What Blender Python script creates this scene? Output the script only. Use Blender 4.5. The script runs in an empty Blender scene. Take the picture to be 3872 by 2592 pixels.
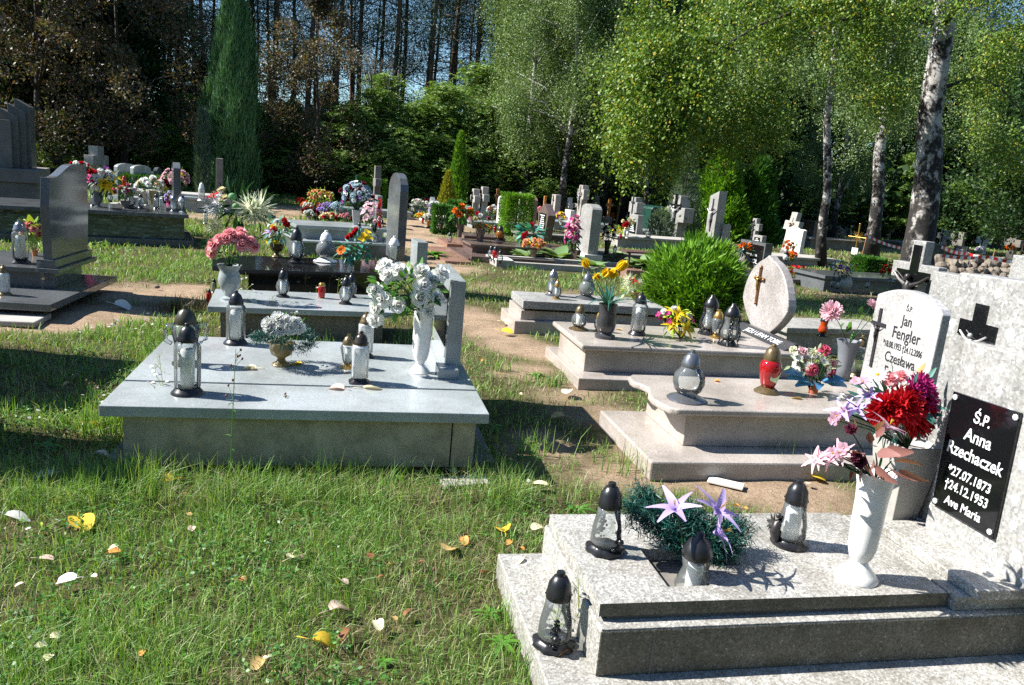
import bpy, bmesh, math, random
import numpy as np
from mathutils import Vector, Matrix
S = bpy.context.scene
COL = S.collection
R_ = math.radians
rng = np.random.default_rng(7)
random.seed(7)

# ------------------------------------------------------------------ camera
F, CX, CY, HC = 2960.0, 1936.0, 1296.0, 1.65      # photo 3872 x 2592, eye height 1.65 m
v1 = np.array([1318 - CX, 590 - CY, F]); v1 /= np.linalg.norm(v1)
v2 = np.array([15700 - CX, 1885 - CY, F]); v2 -= v1 * (v1 @ v2); v2 /= np.linalg.norm(v2)
dn = np.cross(v1, v2); dn = dn if dn[1] > 0 else -dn
RW = np.array([v2, v1, -dn])                       # world = RW @ cam (x right, y down, z ahead)
cam = bpy.data.objects.new('camera', bpy.data.cameras.new('camera'))
COL.objects.link(cam)
cam.data.sensor_width = 23.6
cam.data.lens = F / 3872 * 23.6
cam.data.clip_start = 0.05; cam.data.clip_end = 600
m = Matrix.Identity(4)
for i in range(3):
    m[i][0] = RW[i, 0]; m[i][1] = -RW[i, 1]; m[i][2] = -RW[i, 2]
m[2][3] = HC
cam.matrix_world = m
S.camera = cam

# ------------------------------------------------------------------ light
SUN_EL, SUN_XY = 42.5, (-0.976, 0.217)
w = bpy.data.worlds.new('World'); S.world = w; w.use_nodes = True
nt = w.node_tree
sky = nt.nodes.new('ShaderNodeTexSky'); sky.sky_type = 'NISHITA'; sky.sun_disc = False
sky.sun_elevation = R_(SUN_EL); sky.sun_rotation = math.atan2(SUN_XY[0], SUN_XY[1])
sky.air_density = 1.0; sky.dust_density = 0.1; sky.ozone_density = 4.0
tint = nt.nodes.new('ShaderNodeMix'); tint.data_type = 'RGBA'; tint.blend_type = 'MULTIPLY'; tint.inputs[0].default_value = 1
tint.inputs[7].default_value = (0.86, 1.0, 1.05, 1)      # deep blue of a clear late-summer sky
nt.links.new(sky.outputs[0], tint.inputs[6]); nt.links.new(tint.outputs[2], nt.nodes['Background'].inputs[0])
nt.nodes['Background'].inputs[1].default_value = 0.072
sl = bpy.data.lights.new('sun', 'SUN'); sl.energy = 5.0; sl.angle = R_(0.5); sl.color = (1, 0.965, 0.9)
so = bpy.data.objects.new('sun', sl); COL.objects.link(so)
ce = math.cos(R_(SUN_EL))
sd = Vector((SUN_XY[0] * ce, SUN_XY[1] * ce, math.sin(R_(SUN_EL))))
so.rotation_euler = sd.to_track_quat('Z', 'Y').to_euler(); so.location = (-20, 5, 20)
S.view_settings.view_transform = 'Standard'; S.view_settings.look = 'None'
S.view_settings.exposure = 1.32; S.view_settings.gamma = 1
S.cycles.max_bounces = 8; S.cycles.transparent_max_bounces = 24
S.cycles.diffuse_bounces = 3; S.cycles.glossy_bounces = 3; S.cycles.transmission_bounces = 4
S.cycles.caustics_reflective = False; S.cycles.caustics_refractive = False
S.cycles.use_denoising = False

# ------------------------------------------------------------------ photo point -> place in the world
def ray(u, v): return RW @ np.array([(u - CX) / F, (v - CY) / F, 1.0])
def at(u, v, z=0.0):
    d = ray(u, v); t = (z - HC) / d[2]; p = t * d; return np.array([p[0], p[1], z])
def ony(u, v, y):
    d = ray(u, v); p = d * (y / d[1]); return np.array([p[0], y, p[2] + HC])
def onx(u, v, x):
    d = ray(u, v); p = d * (x / d[0]); return np.array([x, p[1], p[2] + HC])
def proj(p):
    c = RW.T @ (np.array(p, float) - [0, 0, HC]); return CX + F * c[0] / c[2], CY + F * c[1] / c[2]
def dep(p):
    return (RW.T @ (np.array(p, float) - [0, 0, HC]))[2]
def ztop(p, v):
    lo, hi = -1.0, 4.0 + p[1] * 0.6
    for _ in range(50):
        k = (lo + hi) / 2
        if proj((p[0], p[1], k))[1] > v: lo = k
        else: hi = k
    return lo

# ------------------------------------------------------------------ tags, things
def tag(o, label=None, cat=None, group=None, kind=None):
    if label: o['label'] = label
    if cat: o['category'] = cat
    if group: o['group'] = group
    if kind: o['kind'] = kind
    return o
def thing(name, label, cat, loc=(0, 0, 0), rz=0.0, group=None, sc=1.0, tilt=None):
    o = bpy.data.objects.new(name, None); COL.objects.link(o)
    o.empty_display_size = 0.1
    o.location = loc; o.rotation_euler = (tilt[0] if tilt else 0, tilt[1] if tilt else 0, rz)
    o.scale = (sc, sc, sc) if not hasattr(sc, '__len__') else sc
    return tag(o, label, cat, group)
def copy_tree(o, loc=None, rz=None, sc=None, label=None, parent=None):
    c = o.copy(); COL.objects.link(c)
    if parent: c.parent = parent
    if loc is not None: c.location = loc
    if rz is not None: c.rotation_euler = (c.rotation_euler[0], c.rotation_euler[1], rz)
    if sc is not None: c.scale = sc if hasattr(sc, '__len__') else (sc, sc, sc)
    if label: c['label'] = label
    for ch in KIDS.get(o.name, []):
        copy_tree(ch, parent=c)
        KIDS.setdefault(c.name, [])
    return c
KIDS = {}
def inst(name, me, parent, loc=(0, 0, 0), rot=(0, 0, 0), sc=1.0, label=None):
    o = bpy.data.objects.new(name, me); COL.objects.link(o)
    if parent:
        o.parent = parent; KIDS.setdefault(parent.name, []).append(o)
    o.location = loc; o.rotation_euler = rot
    o.scale = (sc, sc, sc) if not hasattr(sc, '__len__') else sc
    if label: o['label'] = label
    return o

# ------------------------------------------------------------------ mesh builder
def basis(d):
    d = np.array(d, float); d /= np.linalg.norm(d) + 1e-12
    a = np.array([0, 0, 1.0]) if abs(d[2]) < 0.9 else np.array([1.0, 0, 0])
    x = np.cross(a, d); x /= np.linalg.norm(x); y = np.cross(d, x)
    return x, y, d
class MB:
    def __init__(s): s.v = []; s.f = []; s.m = []
    def add(s, V, Fc, mi=0):
        b = len(s.v); s.v.extend([tuple(map(float, p)) for p in V])
        s.f.extend([tuple(i + b for i in q) for q in Fc]); s.m.extend([mi] * len(Fc)); return s
    def box(s, a, b, mi=0):
        x0, y0, z0 = a; x1, y1, z1 = b
        return s.add([(x0, y0, z0), (x1, y0, z0), (x1, y1, z0), (x0, y1, z0), (x0, y0, z1), (x1, y0, z1), (x1, y1, z1), (x0, y1, z1)],
                     [(0, 3, 2, 1), (4, 5, 6, 7), (0, 1, 5, 4), (1, 2, 6, 5), (2, 3, 7, 6), (3, 0, 4, 7)], mi)
    def lathe(s, prof, n=20, c=(0, 0, 0), mi=0, mod=None, cap=True):
        V = []; Fc = []
        for (r, z) in prof:
            for k in range(n):
                a = 2 * math.pi * k / n
                q = r * (mod(a, z) if mod else 1)
                V.append((c[0] + q * math.cos(a), c[1] + q * math.sin(a), c[2] + z))
        for i in range(len(prof) - 1):
            for k in range(n):
                Fc.append((i * n + k, i * n + (k + 1) % n, (i + 1) * n + (k + 1) % n, (i + 1) * n + k))
        if cap:
            Fc.append(tuple(range(n - 1, -1, -1))); Fc.append(tuple((len(prof) - 1) * n + k for k in range(n)))
        return s.add(V, Fc, mi)
    def tube(s, pts, r, n=6, mi=0, cap=True):
        pts = [np.array(p, float) for p in pts]; V = []; Fc = []
        rs = r if hasattr(r, '__len__') else [r] * len(pts)
        for i, p in enumerate(pts):
            d = pts[min(i + 1, len(pts) - 1)] - pts[max(i - 1, 0)]
            x, y, _ = basis(d)
            for k in range(n):
                a = 2 * math.pi * k / n
                V.append(p + rs[i] * (x * math.cos(a) + y * math.sin(a)))
        for i in range(len(pts) - 1):
            for k in range(n):
                Fc.append((i * n + k, i * n + (k + 1) % n, (i + 1) * n + (k + 1) % n, (i + 1) * n + k))
        if cap:
            Fc.append(tuple(range(n - 1, -1, -1))); Fc.append(tuple((len(pts) - 1) * n + k for k in range(n)))
        return s.add(V, Fc, mi)
    def prism(s, out, a, b, ax='x', mi=0):
        n = len(out)
        def P(q, t):
            return (t, q[0], q[1]) if ax == 'x' else ((q[0], t, q[1]) if ax == 'y' else (q[0], q[1], t))
        V = [P(q, a) for q in out] + [P(q, b) for q in out]
        Fc = [tuple(range(n - 1, -1, -1)), tuple(range(n, 2 * n))] + [(i, (i + 1) % n, n + (i + 1) % n, n + i) for i in range(n)]
        return s.add(V, Fc, mi)
    def ball(s, c, r, n=10, mi=0, sq=(1, 1, 1)):
        k = max(4, n // 2); V = []; Fc = []
        for i in range(k + 1):
            t = math.pi * i / k
            for j in range(n):
                a = 2 * math.pi * j / n
                V.append((c[0] + r * sq[0] * math.sin(t) * math.cos(a), c[1] + r * sq[1] * math.sin(t) * math.sin(a), c[2] - r * sq[2] * math.cos(t)))
        for i in range(k):
            for j in range(n):
                Fc.append((i * n + j, i * n + (j + 1) % n, (i + 1) * n + (j + 1) % n, (i + 1) * n + j))
        return s.add(V, Fc, mi)
    def petal(s, base, d, up, L, W, curl=0.3, cup=0.2, mi=0, n=4, shape=0.55):
        d = np.array(d, float); d /= np.linalg.norm(d); up = np.array(up, float)
        up = up - d * (up @ d); up /= np.linalg.norm(up) + 1e-9; sdv = np.cross(d, up)
        V = []
        for i in range(n + 1):
            t = i / n
            wd = W * (math.sin(math.pi * (.08 + .79 * t)) ** .55 if shape == 0 else (math.sin(math.pi * min(1, t ** shape * 0.93 + 0.02)) + 0.06) / 1.06)
            c = np.array(base) + d * L * (t - 0.25 * abs(curl) * t * t) - up * (curl * L * t * t)
            e = up * cup * wd
            V += [c - sdv * wd / 2 + e, c, c + sdv * wd / 2 + e]
        Fc = []
        for i in range(n):
            for k in (0, 1):
                Fc.append((3 * i + k, 3 * i + k + 1, 3 * i + k + 4, 3 * i + k + 3))
        return s.add(V, Fc, mi)
    def mesh(s, name, mats, smooth=False, bevel=0.0, seg=2, fix=True):
        me = bpy.data.meshes.new(name); me.from_pydata(s.v, [], s.f)
        mats = mats if isinstance(mats, (list, tuple)) else [mats]
        for k in mats: me.materials.append(k)
        if any(s.m): me.polygons.foreach_set('material_index', s.m)
        if bevel or fix:
            bm = bmesh.new(); bm.from_mesh(me)
            if fix: bmesh.ops.recalc_face_normals(bm, faces=bm.faces)
            if bevel:
                ed = [e for e in bm.edges if len(e.link_faces) == 2 and e.calc_face_angle(0) > 0.5]
                bmesh.ops.bevel(bm, geom=ed, offset=bevel, segments=seg, affect='EDGES', profile=0.5)
            bm.to_mesh(me); bm.free()
        if smooth:
            me.polygons.foreach_set('use_smooth', [True] * len(me.polygons))
            if smooth != 'all': me.set_sharp_from_angle(angle=R_(50))
        me.update(); return me
    def build(s, name, mats, parent=None, smooth=False, bevel=0.0, seg=2, fix=True, loc=(0, 0, 0), rot=(0, 0, 0), sc=1, label=None):
        return inst(name, s.mesh(name, mats, smooth, bevel, seg, fix), parent, loc, rot, sc, label)
def quads_mesh(name, V, mat, k=4, faces=None, smooth=False):
    """V: (N, k, 3) array; one quad per row, or the given face pattern."""
    N = V.shape[0]; faces = faces or [(0, 1, 2, 3)]
    me = bpy.data.meshes.new(name)
    me.vertices.add(N * k); me.vertices.foreach_set('co', V.reshape(-1).astype(np.float32))
    pat = np.array(faces); idx = (np.arange(N)[:, None, None] * k + pat[None]).reshape(-1)
    nf = N * len(faces)
    me.loops.add(nf * 4); me.loops.foreach_set('vertex_index', idx.astype(np.int32))
    me.polygons.add(nf); me.polygons.foreach_set('loop_start', np.arange(0, nf * 4, 4, dtype=np.int32))
    me.materials.append(mat)
    me.update(calc_edges=True); me.validate()
    return me
def nrm(a): return a / (np.linalg.norm(a, axis=-1, keepdims=True) + 1e-9)
def leaves(P, D, L, W, fold=0.0, hint=None):
    """diamond leaves: base P, direction D, length L, width W (arrays)"""
    N = len(P); D = nrm(D)
    A = nrm(rng.normal(size=(N, 3)) * .55 + (np.array([-.15, -.1, .8]) if hint is None else hint)); Sd = nrm(np.cross(D, A))
    L = np.broadcast_to(L, (N,))[:, None]; W = np.broadcast_to(W, (N,))[:, None]
    U = np.cross(Sd, D)
    V = np.empty((N, 4, 3))
    V[:, 0] = P; V[:, 1] = P + D * L * 0.45 + Sd * W / 2 + U * W * fold
    V[:, 2] = P + D * L; V[:, 3] = P + D * L * 0.45 - Sd * W / 2 + U * W * fold
    return V

# ------------------------------------------------------------------ materials
MATS = {}
def _new(name):
    k = bpy.data.materials.new(name); k.use_nodes = True
    t = k.node_tree; b = t.nodes['Principled BSDF']
    return k, t, b
def _coord(t, mode='Object'):
    return t.nodes.new('ShaderNodeTexCoord').outputs[mode]
def _ramp(t, fac, stops, interp='LINEAR'):
    r = t.nodes.new('ShaderNodeValToRGB'); r.color_ramp.interpolation = interp
    e = r.color_ramp.elements
    while len(e) < len(stops): e.new(0.5)
    for q, (p, c) in zip(e, stops): q.position = p; q.color = (*c, 1)
    t.links.new(fac, r.inputs[0]); return r.outputs[0]
def _noise(t, co, sc, det=3, rough=0.6):
    n = t.nodes.new('ShaderNodeTexNoise'); n.inputs['Scale'].default_value = sc
    n.inputs['Detail'].default_value = det; n.inputs['Roughness'].default_value = rough
    t.links.new(co, n.inputs['Vector']); return n.outputs[0]
def _vor(t, co, sc, feature='F1'):
    n = t.nodes.new('ShaderNodeTexVoronoi'); n.feature = feature; n.inputs['Scale'].default_value = sc
    t.links.new(co, n.inputs['Vector']); return n
def _mix(t, a, b, fac, mode='MIX'):
    x = t.nodes.new('ShaderNodeMix'); x.data_type = 'RGBA'; x.blend_type = mode
    for s, val in ((x.inputs[0], fac), (x.inputs[6], a), (x.inputs[7], b)):
        if isinstance(val, (int, float)): s.default_value = val
        elif isinstance(val, tuple): s.default_value = (*val, 1)
        else: t.links.new(val, s)
    return x.outputs[2]
def _bump(t, b, h, strength, dist=0.01):
    n = t.nodes.new('ShaderNodeBump'); n.inputs['Strength'].default_value = strength
    n.inputs['Distance'].default_value = dist
    t.links.new(h, n.inputs['Height']); t.links.new(n.outputs[0], b.inputs['Normal'])
def plain(name, c, rough=0.5, var=0.12, vs=12, metal=0.0, spec=0.5, bump=0.0, dirt=None):
    if name in MATS: return MATS[name]
    k, t, b = _new(name); co = _coord(t)
    n = _noise(t, co, vs, 4)
    lo = tuple(x * (1 - var) for x in c); hi = tuple(min(1, x * (1 + var)) for x in c)
    col = _ramp(t, n, [(0.3, lo), (0.7, hi)])
    if dirt: col = _mix(t, col, dirt[0], _ramp(t, _noise(t, co, dirt[1], 5, 0.7), [(0.45, (0, 0, 0)), (0.75, (dirt[2],) * 3)]))
    t.links.new(col, b.inputs['Base Color'])
    b.inputs['Roughness'].default_value = rough; b.inputs['Metallic'].default_value = metal
    b.inputs['Specular IOR Level'].default_value = spec
    if bump: _bump(t, b, _noise(t, co, vs * 6, 4), bump, 0.004)
    MATS[name] = k; return k
def granite(name, cols, sc=260, rough=0.2, dirt=None, bump=0.0, spec=0.5):
    """speckled stone: cols = [(pos, colour), ...] over a fine crystal pattern"""
    if name in MATS: return MATS[name]
    k, t, b = _new(name); co = _coord(t)
    v = _vor(t, co, sc)
    col = _ramp(t, v.outputs['Color'], cols, 'CONSTANT')
    col = _mix(t, col, _ramp(t, _noise(t, co, sc * 0.35, 3, 0.7), cols), 0.45)
    big = _noise(t, co, 2.2, 5, 0.65)
    col = _mix(t, col, _ramp(t, big, [(0.3, (0.6, 0.59, 0.57)), (0.62, (1, 1, 1))]), 1.0, 'MULTIPLY')
    if dirt:
        d = _ramp(t, _noise(t, co, dirt[1], 6, 0.75), [(0.42, (0, 0, 0)), (0.72, (dirt[2],) * 3)])
        col = _mix(t, col, dirt[0], d)
    t.links.new(col, b.inputs['Base Color'])
    b.inputs['Roughness'].default_value = rough; b.inputs['Specular IOR Level'].default_value = spec
    if bump: _bump(t, b, v.outputs['Distance'], bump, 0.003)
    MATS[name] = k; return k
def leafm(name, cols, trans=0.35, rough=0.45, spec=0.4, warm=(1.0, 1.0, 0.35)):
    """leaf colours picked per leaf"""
    if name in MATS: return MATS[name]
    k, t, b = _new(name)
    g = t.nodes.new('ShaderNodeNewGeometry').outputs['Random Per Island']
    n = len(cols)
    col = _ramp(t, g, [(i / max(1, n - 1), c) for i, c in enumerate(cols)])
    t.links.new(col, b.inputs['Base Color'])
    b.inputs['Roughness'].default_value = rough; b.inputs['Specular IOR Level'].default_value = spec
    tr = t.nodes.new('ShaderNodeBsdfTranslucent')
    t.links.new(_mix(t, col, warm, 1.0, 'MULTIPLY'), tr.inputs[0])
    mx = t.nodes.new('ShaderNodeMixShader'); mx.inputs[0].default_value = trans
    t.links.new(b.outputs[0], mx.inputs[1]); t.links.new(tr.outputs[0], mx.inputs[2])
    t.links.new(mx.outputs[0], t.nodes['Material Output'].inputs[0])
    MATS[name] = k; return k
def petalm(name, c, c2=None, trans=0.3):
    c2 = c2 or tuple(min(1, x * 1.25 + 0.02) for x in c)
    return leafm(name, [tuple(x * 0.75 for x in c), c, c2], trans, 0.6, 0.25, (1, 1, 1))
def glassm(name, c=(0.9, 0.96, 0.94), dens=0.16, tint=(1, 1, 1)):
    """thin lantern glass: see-through with a reflecting, slightly milky wall"""
    if name in MATS: return MATS[name]
    k, t, b = _new(name)
    tr = t.nodes.new('ShaderNodeBsdfTransparent'); tr.inputs[0].default_value = (*tint, 1)
    b.inputs['Base Color'].default_value = (*c, 1); b.inputs['Roughness'].default_value = 0.12
    gl = t.nodes.new('ShaderNodeBsdfGlossy'); gl.inputs['Roughness'].default_value = 0.03
    fr = t.nodes.new('ShaderNodeFresnel'); fr.inputs[0].default_value = 1.5
    m1 = t.nodes.new('ShaderNodeMixShader'); m1.inputs[0].default_value = dens
    t.links.new(tr.outputs[0], m1.inputs[1]); t.links.new(b.outputs[0], m1.inputs[2])
    m2 = t.nodes.new('ShaderNodeMixShader'); t.links.new(fr.outputs[0], m2.inputs[0])
    t.links.new(m1.outputs[0], m2.inputs[1]); t.links.new(gl.outputs[0], m2.inputs[2])
    t.links.new(m2.outputs[0], t.nodes['Material Output'].inputs[0])
    MATS[name] = k; return k
# ------------------------------------------------------------------ stone, metal, plastic
TERR = granite('terrazzo_grey', [(0, (0.10, 0.095, 0.085)), (0.22, (0.24, 0.23, 0.21)), (0.5, (0.42, 0.41, 0.38)), (0.78, (0.72, 0.71, 0.68))], 150, 0.55, ((0.09, 0.075, 0.045), 4, 0.6), 0.25)
TERRD = granite('terrazzo_weathered_shaded', [(0, (0.06, 0.052, 0.04)), (0.3, (0.13, 0.115, 0.085)), (0.6, (0.22, 0.2, 0.155)), (0.88, (0.42, 0.4, 0.34))], 150, 0.7, ((0.05, 0.042, 0.02), 5, 0.8), 0.3)
TERRW = granite('terrazzo_white', [(0, (0.13, 0.127, 0.12)), (0.25, (0.22, 0.217, 0.208)), (0.5, (0.32, 0.316, 0.305)), (0.8, (0.6, 0.59, 0.575))], 105, 0.5, ((0.3, 0.28, 0.24), 6, 0.35), 0.2)
CHIP = plain('white_marble_chip', (0.88, 0.88, 0.86), 0.35, 0.04)
GRAN = granite('granite_blue_grey', [(0, (0.12, 0.14, 0.145)), (0.2, (0.26, 0.29, 0.3)), (0.5, (0.38, 0.42, 0.43)), (0.85, (0.55, 0.59, 0.6))], 330, 0.22, ((0.3, 0.28, 0.25), 3, 0.25))
GRANB = granite('granite_beige', [(0, (0.12, 0.1, 0.09)), (0.2, (0.3, 0.26, 0.23)), (0.5, (0.47, 0.42, 0.38)), (0.85, (0.62, 0.58, 0.54))], 260, 0.2, ((0.35, 0.3, 0.25), 3, 0.25))
GRANP = granite('granite_pale_pink', [(0, (0.2, 0.16, 0.15)), (0.25, (0.32, 0.29, 0.275)), (0.6, (0.47, 0.445, 0.43))], 120, 0.35)
GRANW = granite('granite_white_speckled', [(0, (0.24, 0.22, 0.21)), (0.3, (0.38, 0.37, 0.36)), (0.6, (0.54, 0.53, 0.52))], 120, 0.4)
GRANK = granite('granite_black', [(0, (0.006, 0.006, 0.007)), (0.5, (0.014, 0.014, 0.016)), (0.9, (0.05, 0.05, 0.055))], 300, 0.08)
GRAND = granite('granite_dark_polished', [(0, (0.045, 0.05, 0.054)), (0.35, (0.1, 0.108, 0.113)), (0.75, (0.19, 0.2, 0.21))], 240, 0.09)
GRANR = granite('granite_brown', [(0, (0.06, 0.04, 0.036)), (0.35, (0.13, 0.09, 0.08)), (0.75, (0.24, 0.18, 0.165))], 240, 0.2)
GRANO = granite('stone_red_brown', [(0, (0.16, 0.08, 0.06)), (0.35, (0.3, 0.16, 0.12)), (0.75, (0.42, 0.25, 0.2))], 200, 0.3)
CONC = plain('concrete_grey', (0.36, 0.34, 0.31), 0.85, 0.2, 8, bump=0.3, dirt=((0.12, 0.1, 0.07), 4, 0.6))
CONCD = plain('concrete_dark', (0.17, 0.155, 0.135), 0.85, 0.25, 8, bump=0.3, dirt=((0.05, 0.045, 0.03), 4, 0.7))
SLABBLK = plain('black_glass_plaque', (0.005, 0.005, 0.006), 0.06, 0.05)
def marble_vein():
    k, t, b = _new('granite_veined_dark'); co = _coord(t)
    mp = t.nodes.new('ShaderNodeMapping'); mp.inputs['Rotation'].default_value = (0.2, 0.5, 0.2); mp.inputs['Scale'].default_value = (1, 1, 5); t.links.new(co, mp.inputs[0])
    wv = t.nodes.new('ShaderNodeTexNoise'); wv.inputs['Scale'].default_value = 5; wv.inputs['Detail'].default_value = 7; wv.inputs['Roughness'].default_value = .72; wv.inputs['Distortion'].default_value = 1.2
    t.links.new(mp.outputs[0], wv.inputs['Vector'])
    col = _ramp(t, wv.outputs[0], [(0.3, (0.012, 0.02, 0.022)), (0.48, (0.035, 0.05, 0.05)), (0.56, (0.08, 0.105, 0.1)), (0.66, (0.3, 0.33, 0.29))])
    t.links.new(col, b.inputs['Base Color']); b.inputs['Roughness'].default_value = 0.1
    return k
VEIN = marble_vein()
BLK = plain('black_plastic', (0.012, 0.012, 0.014), 0.32, 0.2)
BRZ = plain('bronze_plastic', (0.16, 0.115, 0.055), 0.3, 0.25, metal=0.55)
SLV = plain('silver_plastic', (0.2, 0.205, 0.215), 0.26, 0.15, metal=0.7)
GLD = plain('gold_plastic', (0.5, 0.31, 0.09), 0.28, 0.15, metal=0.8)
WHT = plain('white_plastic', (0.76, 0.76, 0.74), 0.3, 0.03, dirt=((.4, .38, .33), 9, .45))
IVORY = plain('candle_wax', (0.8, 0.78, 0.72), 0.5, 0.05)
AMBW = plain('orange_wax', (0.62, 0.27, 0.07), 0.5, 0.1)
GCLR = glassm('glass_clear', (0.85, 0.9, 0.9), 0.11, (0.95, 0.97, 0.96))
GRED = glassm('glass_red', (0.5, 0.01, 0.012), 0.55, (0.75, 0.04, 0.03))
GAMB = glassm('glass_amber', (0.35, 0.13, 0.01), 0.5, (0.75, 0.38, 0.06))
GORG = glassm('glass_orange', (0.65, 0.08, 0.01), 0.55, (0.85, 0.2, 0.03))
GSMK = glassm('glass_smoke', (0.35, 0.37, 0.36), 0.4, (0.6, 0.63, 0.6))
GWHT = glassm('glass_milky', (0.88, 0.9, 0.9), 0.5, (0.95, 0.98, 0.98))
INKB = plain('black_paint', (0.02, 0.02, 0.024), 0.5, 0.05)
INKW = plain('silver_letter', (0.75, 0.76, 0.76), 0.35, 0.03)
INKG = plain('gold_letter', (0.62, 0.38, 0.1), 0.35, 0.1, metal=0.6)
BRNZ = plain('bronze_cast', (0.2, 0.1, 0.045), 0.38, 0.3, 30, metal=0.7)
IRON = plain('dark_cast_metal', (0.05, 0.045, 0.045), 0.4, 0.3, 30, metal=0.5)
PALEM = plain('pale_cast_metal', (0.42, 0.41, 0.4), 0.4, 0.1, 30, metal=0.4)
TERC = plain('terracotta', (0.42, 0.13, 0.06), 0.7, 0.12)
OLVG = plain('olive_gold_plastic', (0.2, 0.15, 0.05), 0.35, 0.2)
WOODB = plain('brown_wood', (0.24, 0.11, 0.04), 0.7, 0.3, 20)
WOODO = plain('orange_wood', (0.5, 0.2, 0.05), 0.6, 0.2, 20)
CHALK = plain('grey_white_stone', (0.62, 0.6, 0.56), 0.7, 0.12, 10, dirt=((0.3, 0.28, 0.24), 5, 0.5))

# ------------------------------------------------------------------ ground: one sheet, sandy spots between the grass
SPOT = []
def spot(u, v, rx, ry, k=1.0):
    p = at(u, v); SPOT.append((p[0], p[1], rx, ry, k))
for a in [(560, 1105, .6, .5), (430, 1175, .55, .38), (700, 1090, .3, .35, .8), (80, 1222, .5, .28), (60, 1190, .9, .4, .9), (300, 1215, .4, .25, .8),
          (1790, 1190, .28, .45), (1830, 1240, .3, .5), (1950, 1300, .3, .45), (2040, 1330, .3, .3), (1980, 1400, .25, .25, .8), (2150, 1480, .3, .3, .6),
          (2250, 1560, .3, .25, .6), (2060, 1700, .22, .3, .75), (2330, 1790, .3, .16, .9), (2600, 1810, .35, .16), (2800, 1850, .3, .18), (3030, 1880, .35, .3), (1760, 1830, .2, .1, .6),
          (1620, 985, .5, .8), (1680, 1010, .5, .6), (1590, 905, .6, 1.3), (1640, 930, .8, 1.0), (1580, 860, .8, 2.0), (1650, 850, 1, 2.5, .8), (1000, 815, .8, 1.0, .8), (1090, 795, .9, 1.6, .9), (1010, 845, .4, .5, .9),
          (3200, 1190, .6, .5, .4), (3230, 1120, .8, .6, .4), (2150, 1120, .4, .5, .5), (1900, 1090, .5, .5, .4), (3500, 960, 3, 2, .5), (2250, 870, 2, 2, .5), (2900, 1150, 1, .7, .4),
          (2420, 1690, .25, .2, .6), (2400, 1240, .6, .4, .5), (760, 815, .4, .8, .8)]:
    spot(*a)
def vnoise(x, y, s, seed=0):
    """smooth value noise"""
    x = np.asarray(x) / s + 100 + seed * 17.3; y = np.asarray(y) / s + 100 + seed * 9.1
    xi = np.floor(x).astype(np.int64); yi = np.floor(y).astype(np.int64); fx = x - xi; fy = y - yi
    fx = fx * fx * (3 - 2 * fx); fy = fy * fy * (3 - 2 * fy)
    def h(a, b):
        k = (a * 374761393 + b * 668265263 + seed * 974711) & 0xffffffff
        k = ((k ^ (k >> 13)) * 1274126177) & 0xffffffff
        return (k & 0xffff) / 65535.0
    return (h(xi, yi) * (1 - fx) + h(xi + 1, yi) * fx) * (1 - fy) + (h(xi, yi + 1) * (1 - fx) + h(xi + 1, yi + 1) * fx) * fy
def soil(x, y):
    s = np.zeros_like(np.asarray(x, float))
    for cx, cy, rx, ry, k in SPOT:
        d = np.sqrt(((x - cx) / rx) ** 2 + ((y - cy) / ry) ** 2)
        s = np.maximum(s, k * np.clip(1.6 - d * 0.95, 0, 1))
    n = 0.6 * vnoise(x, y, 0.35, 1) + 0.4 * vnoise(x, y, 0.12, 2)
    return np.clip(s * 1.1 + (n - 0.5) * 0.9 * (0.25 + s), 0, 1)
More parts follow.
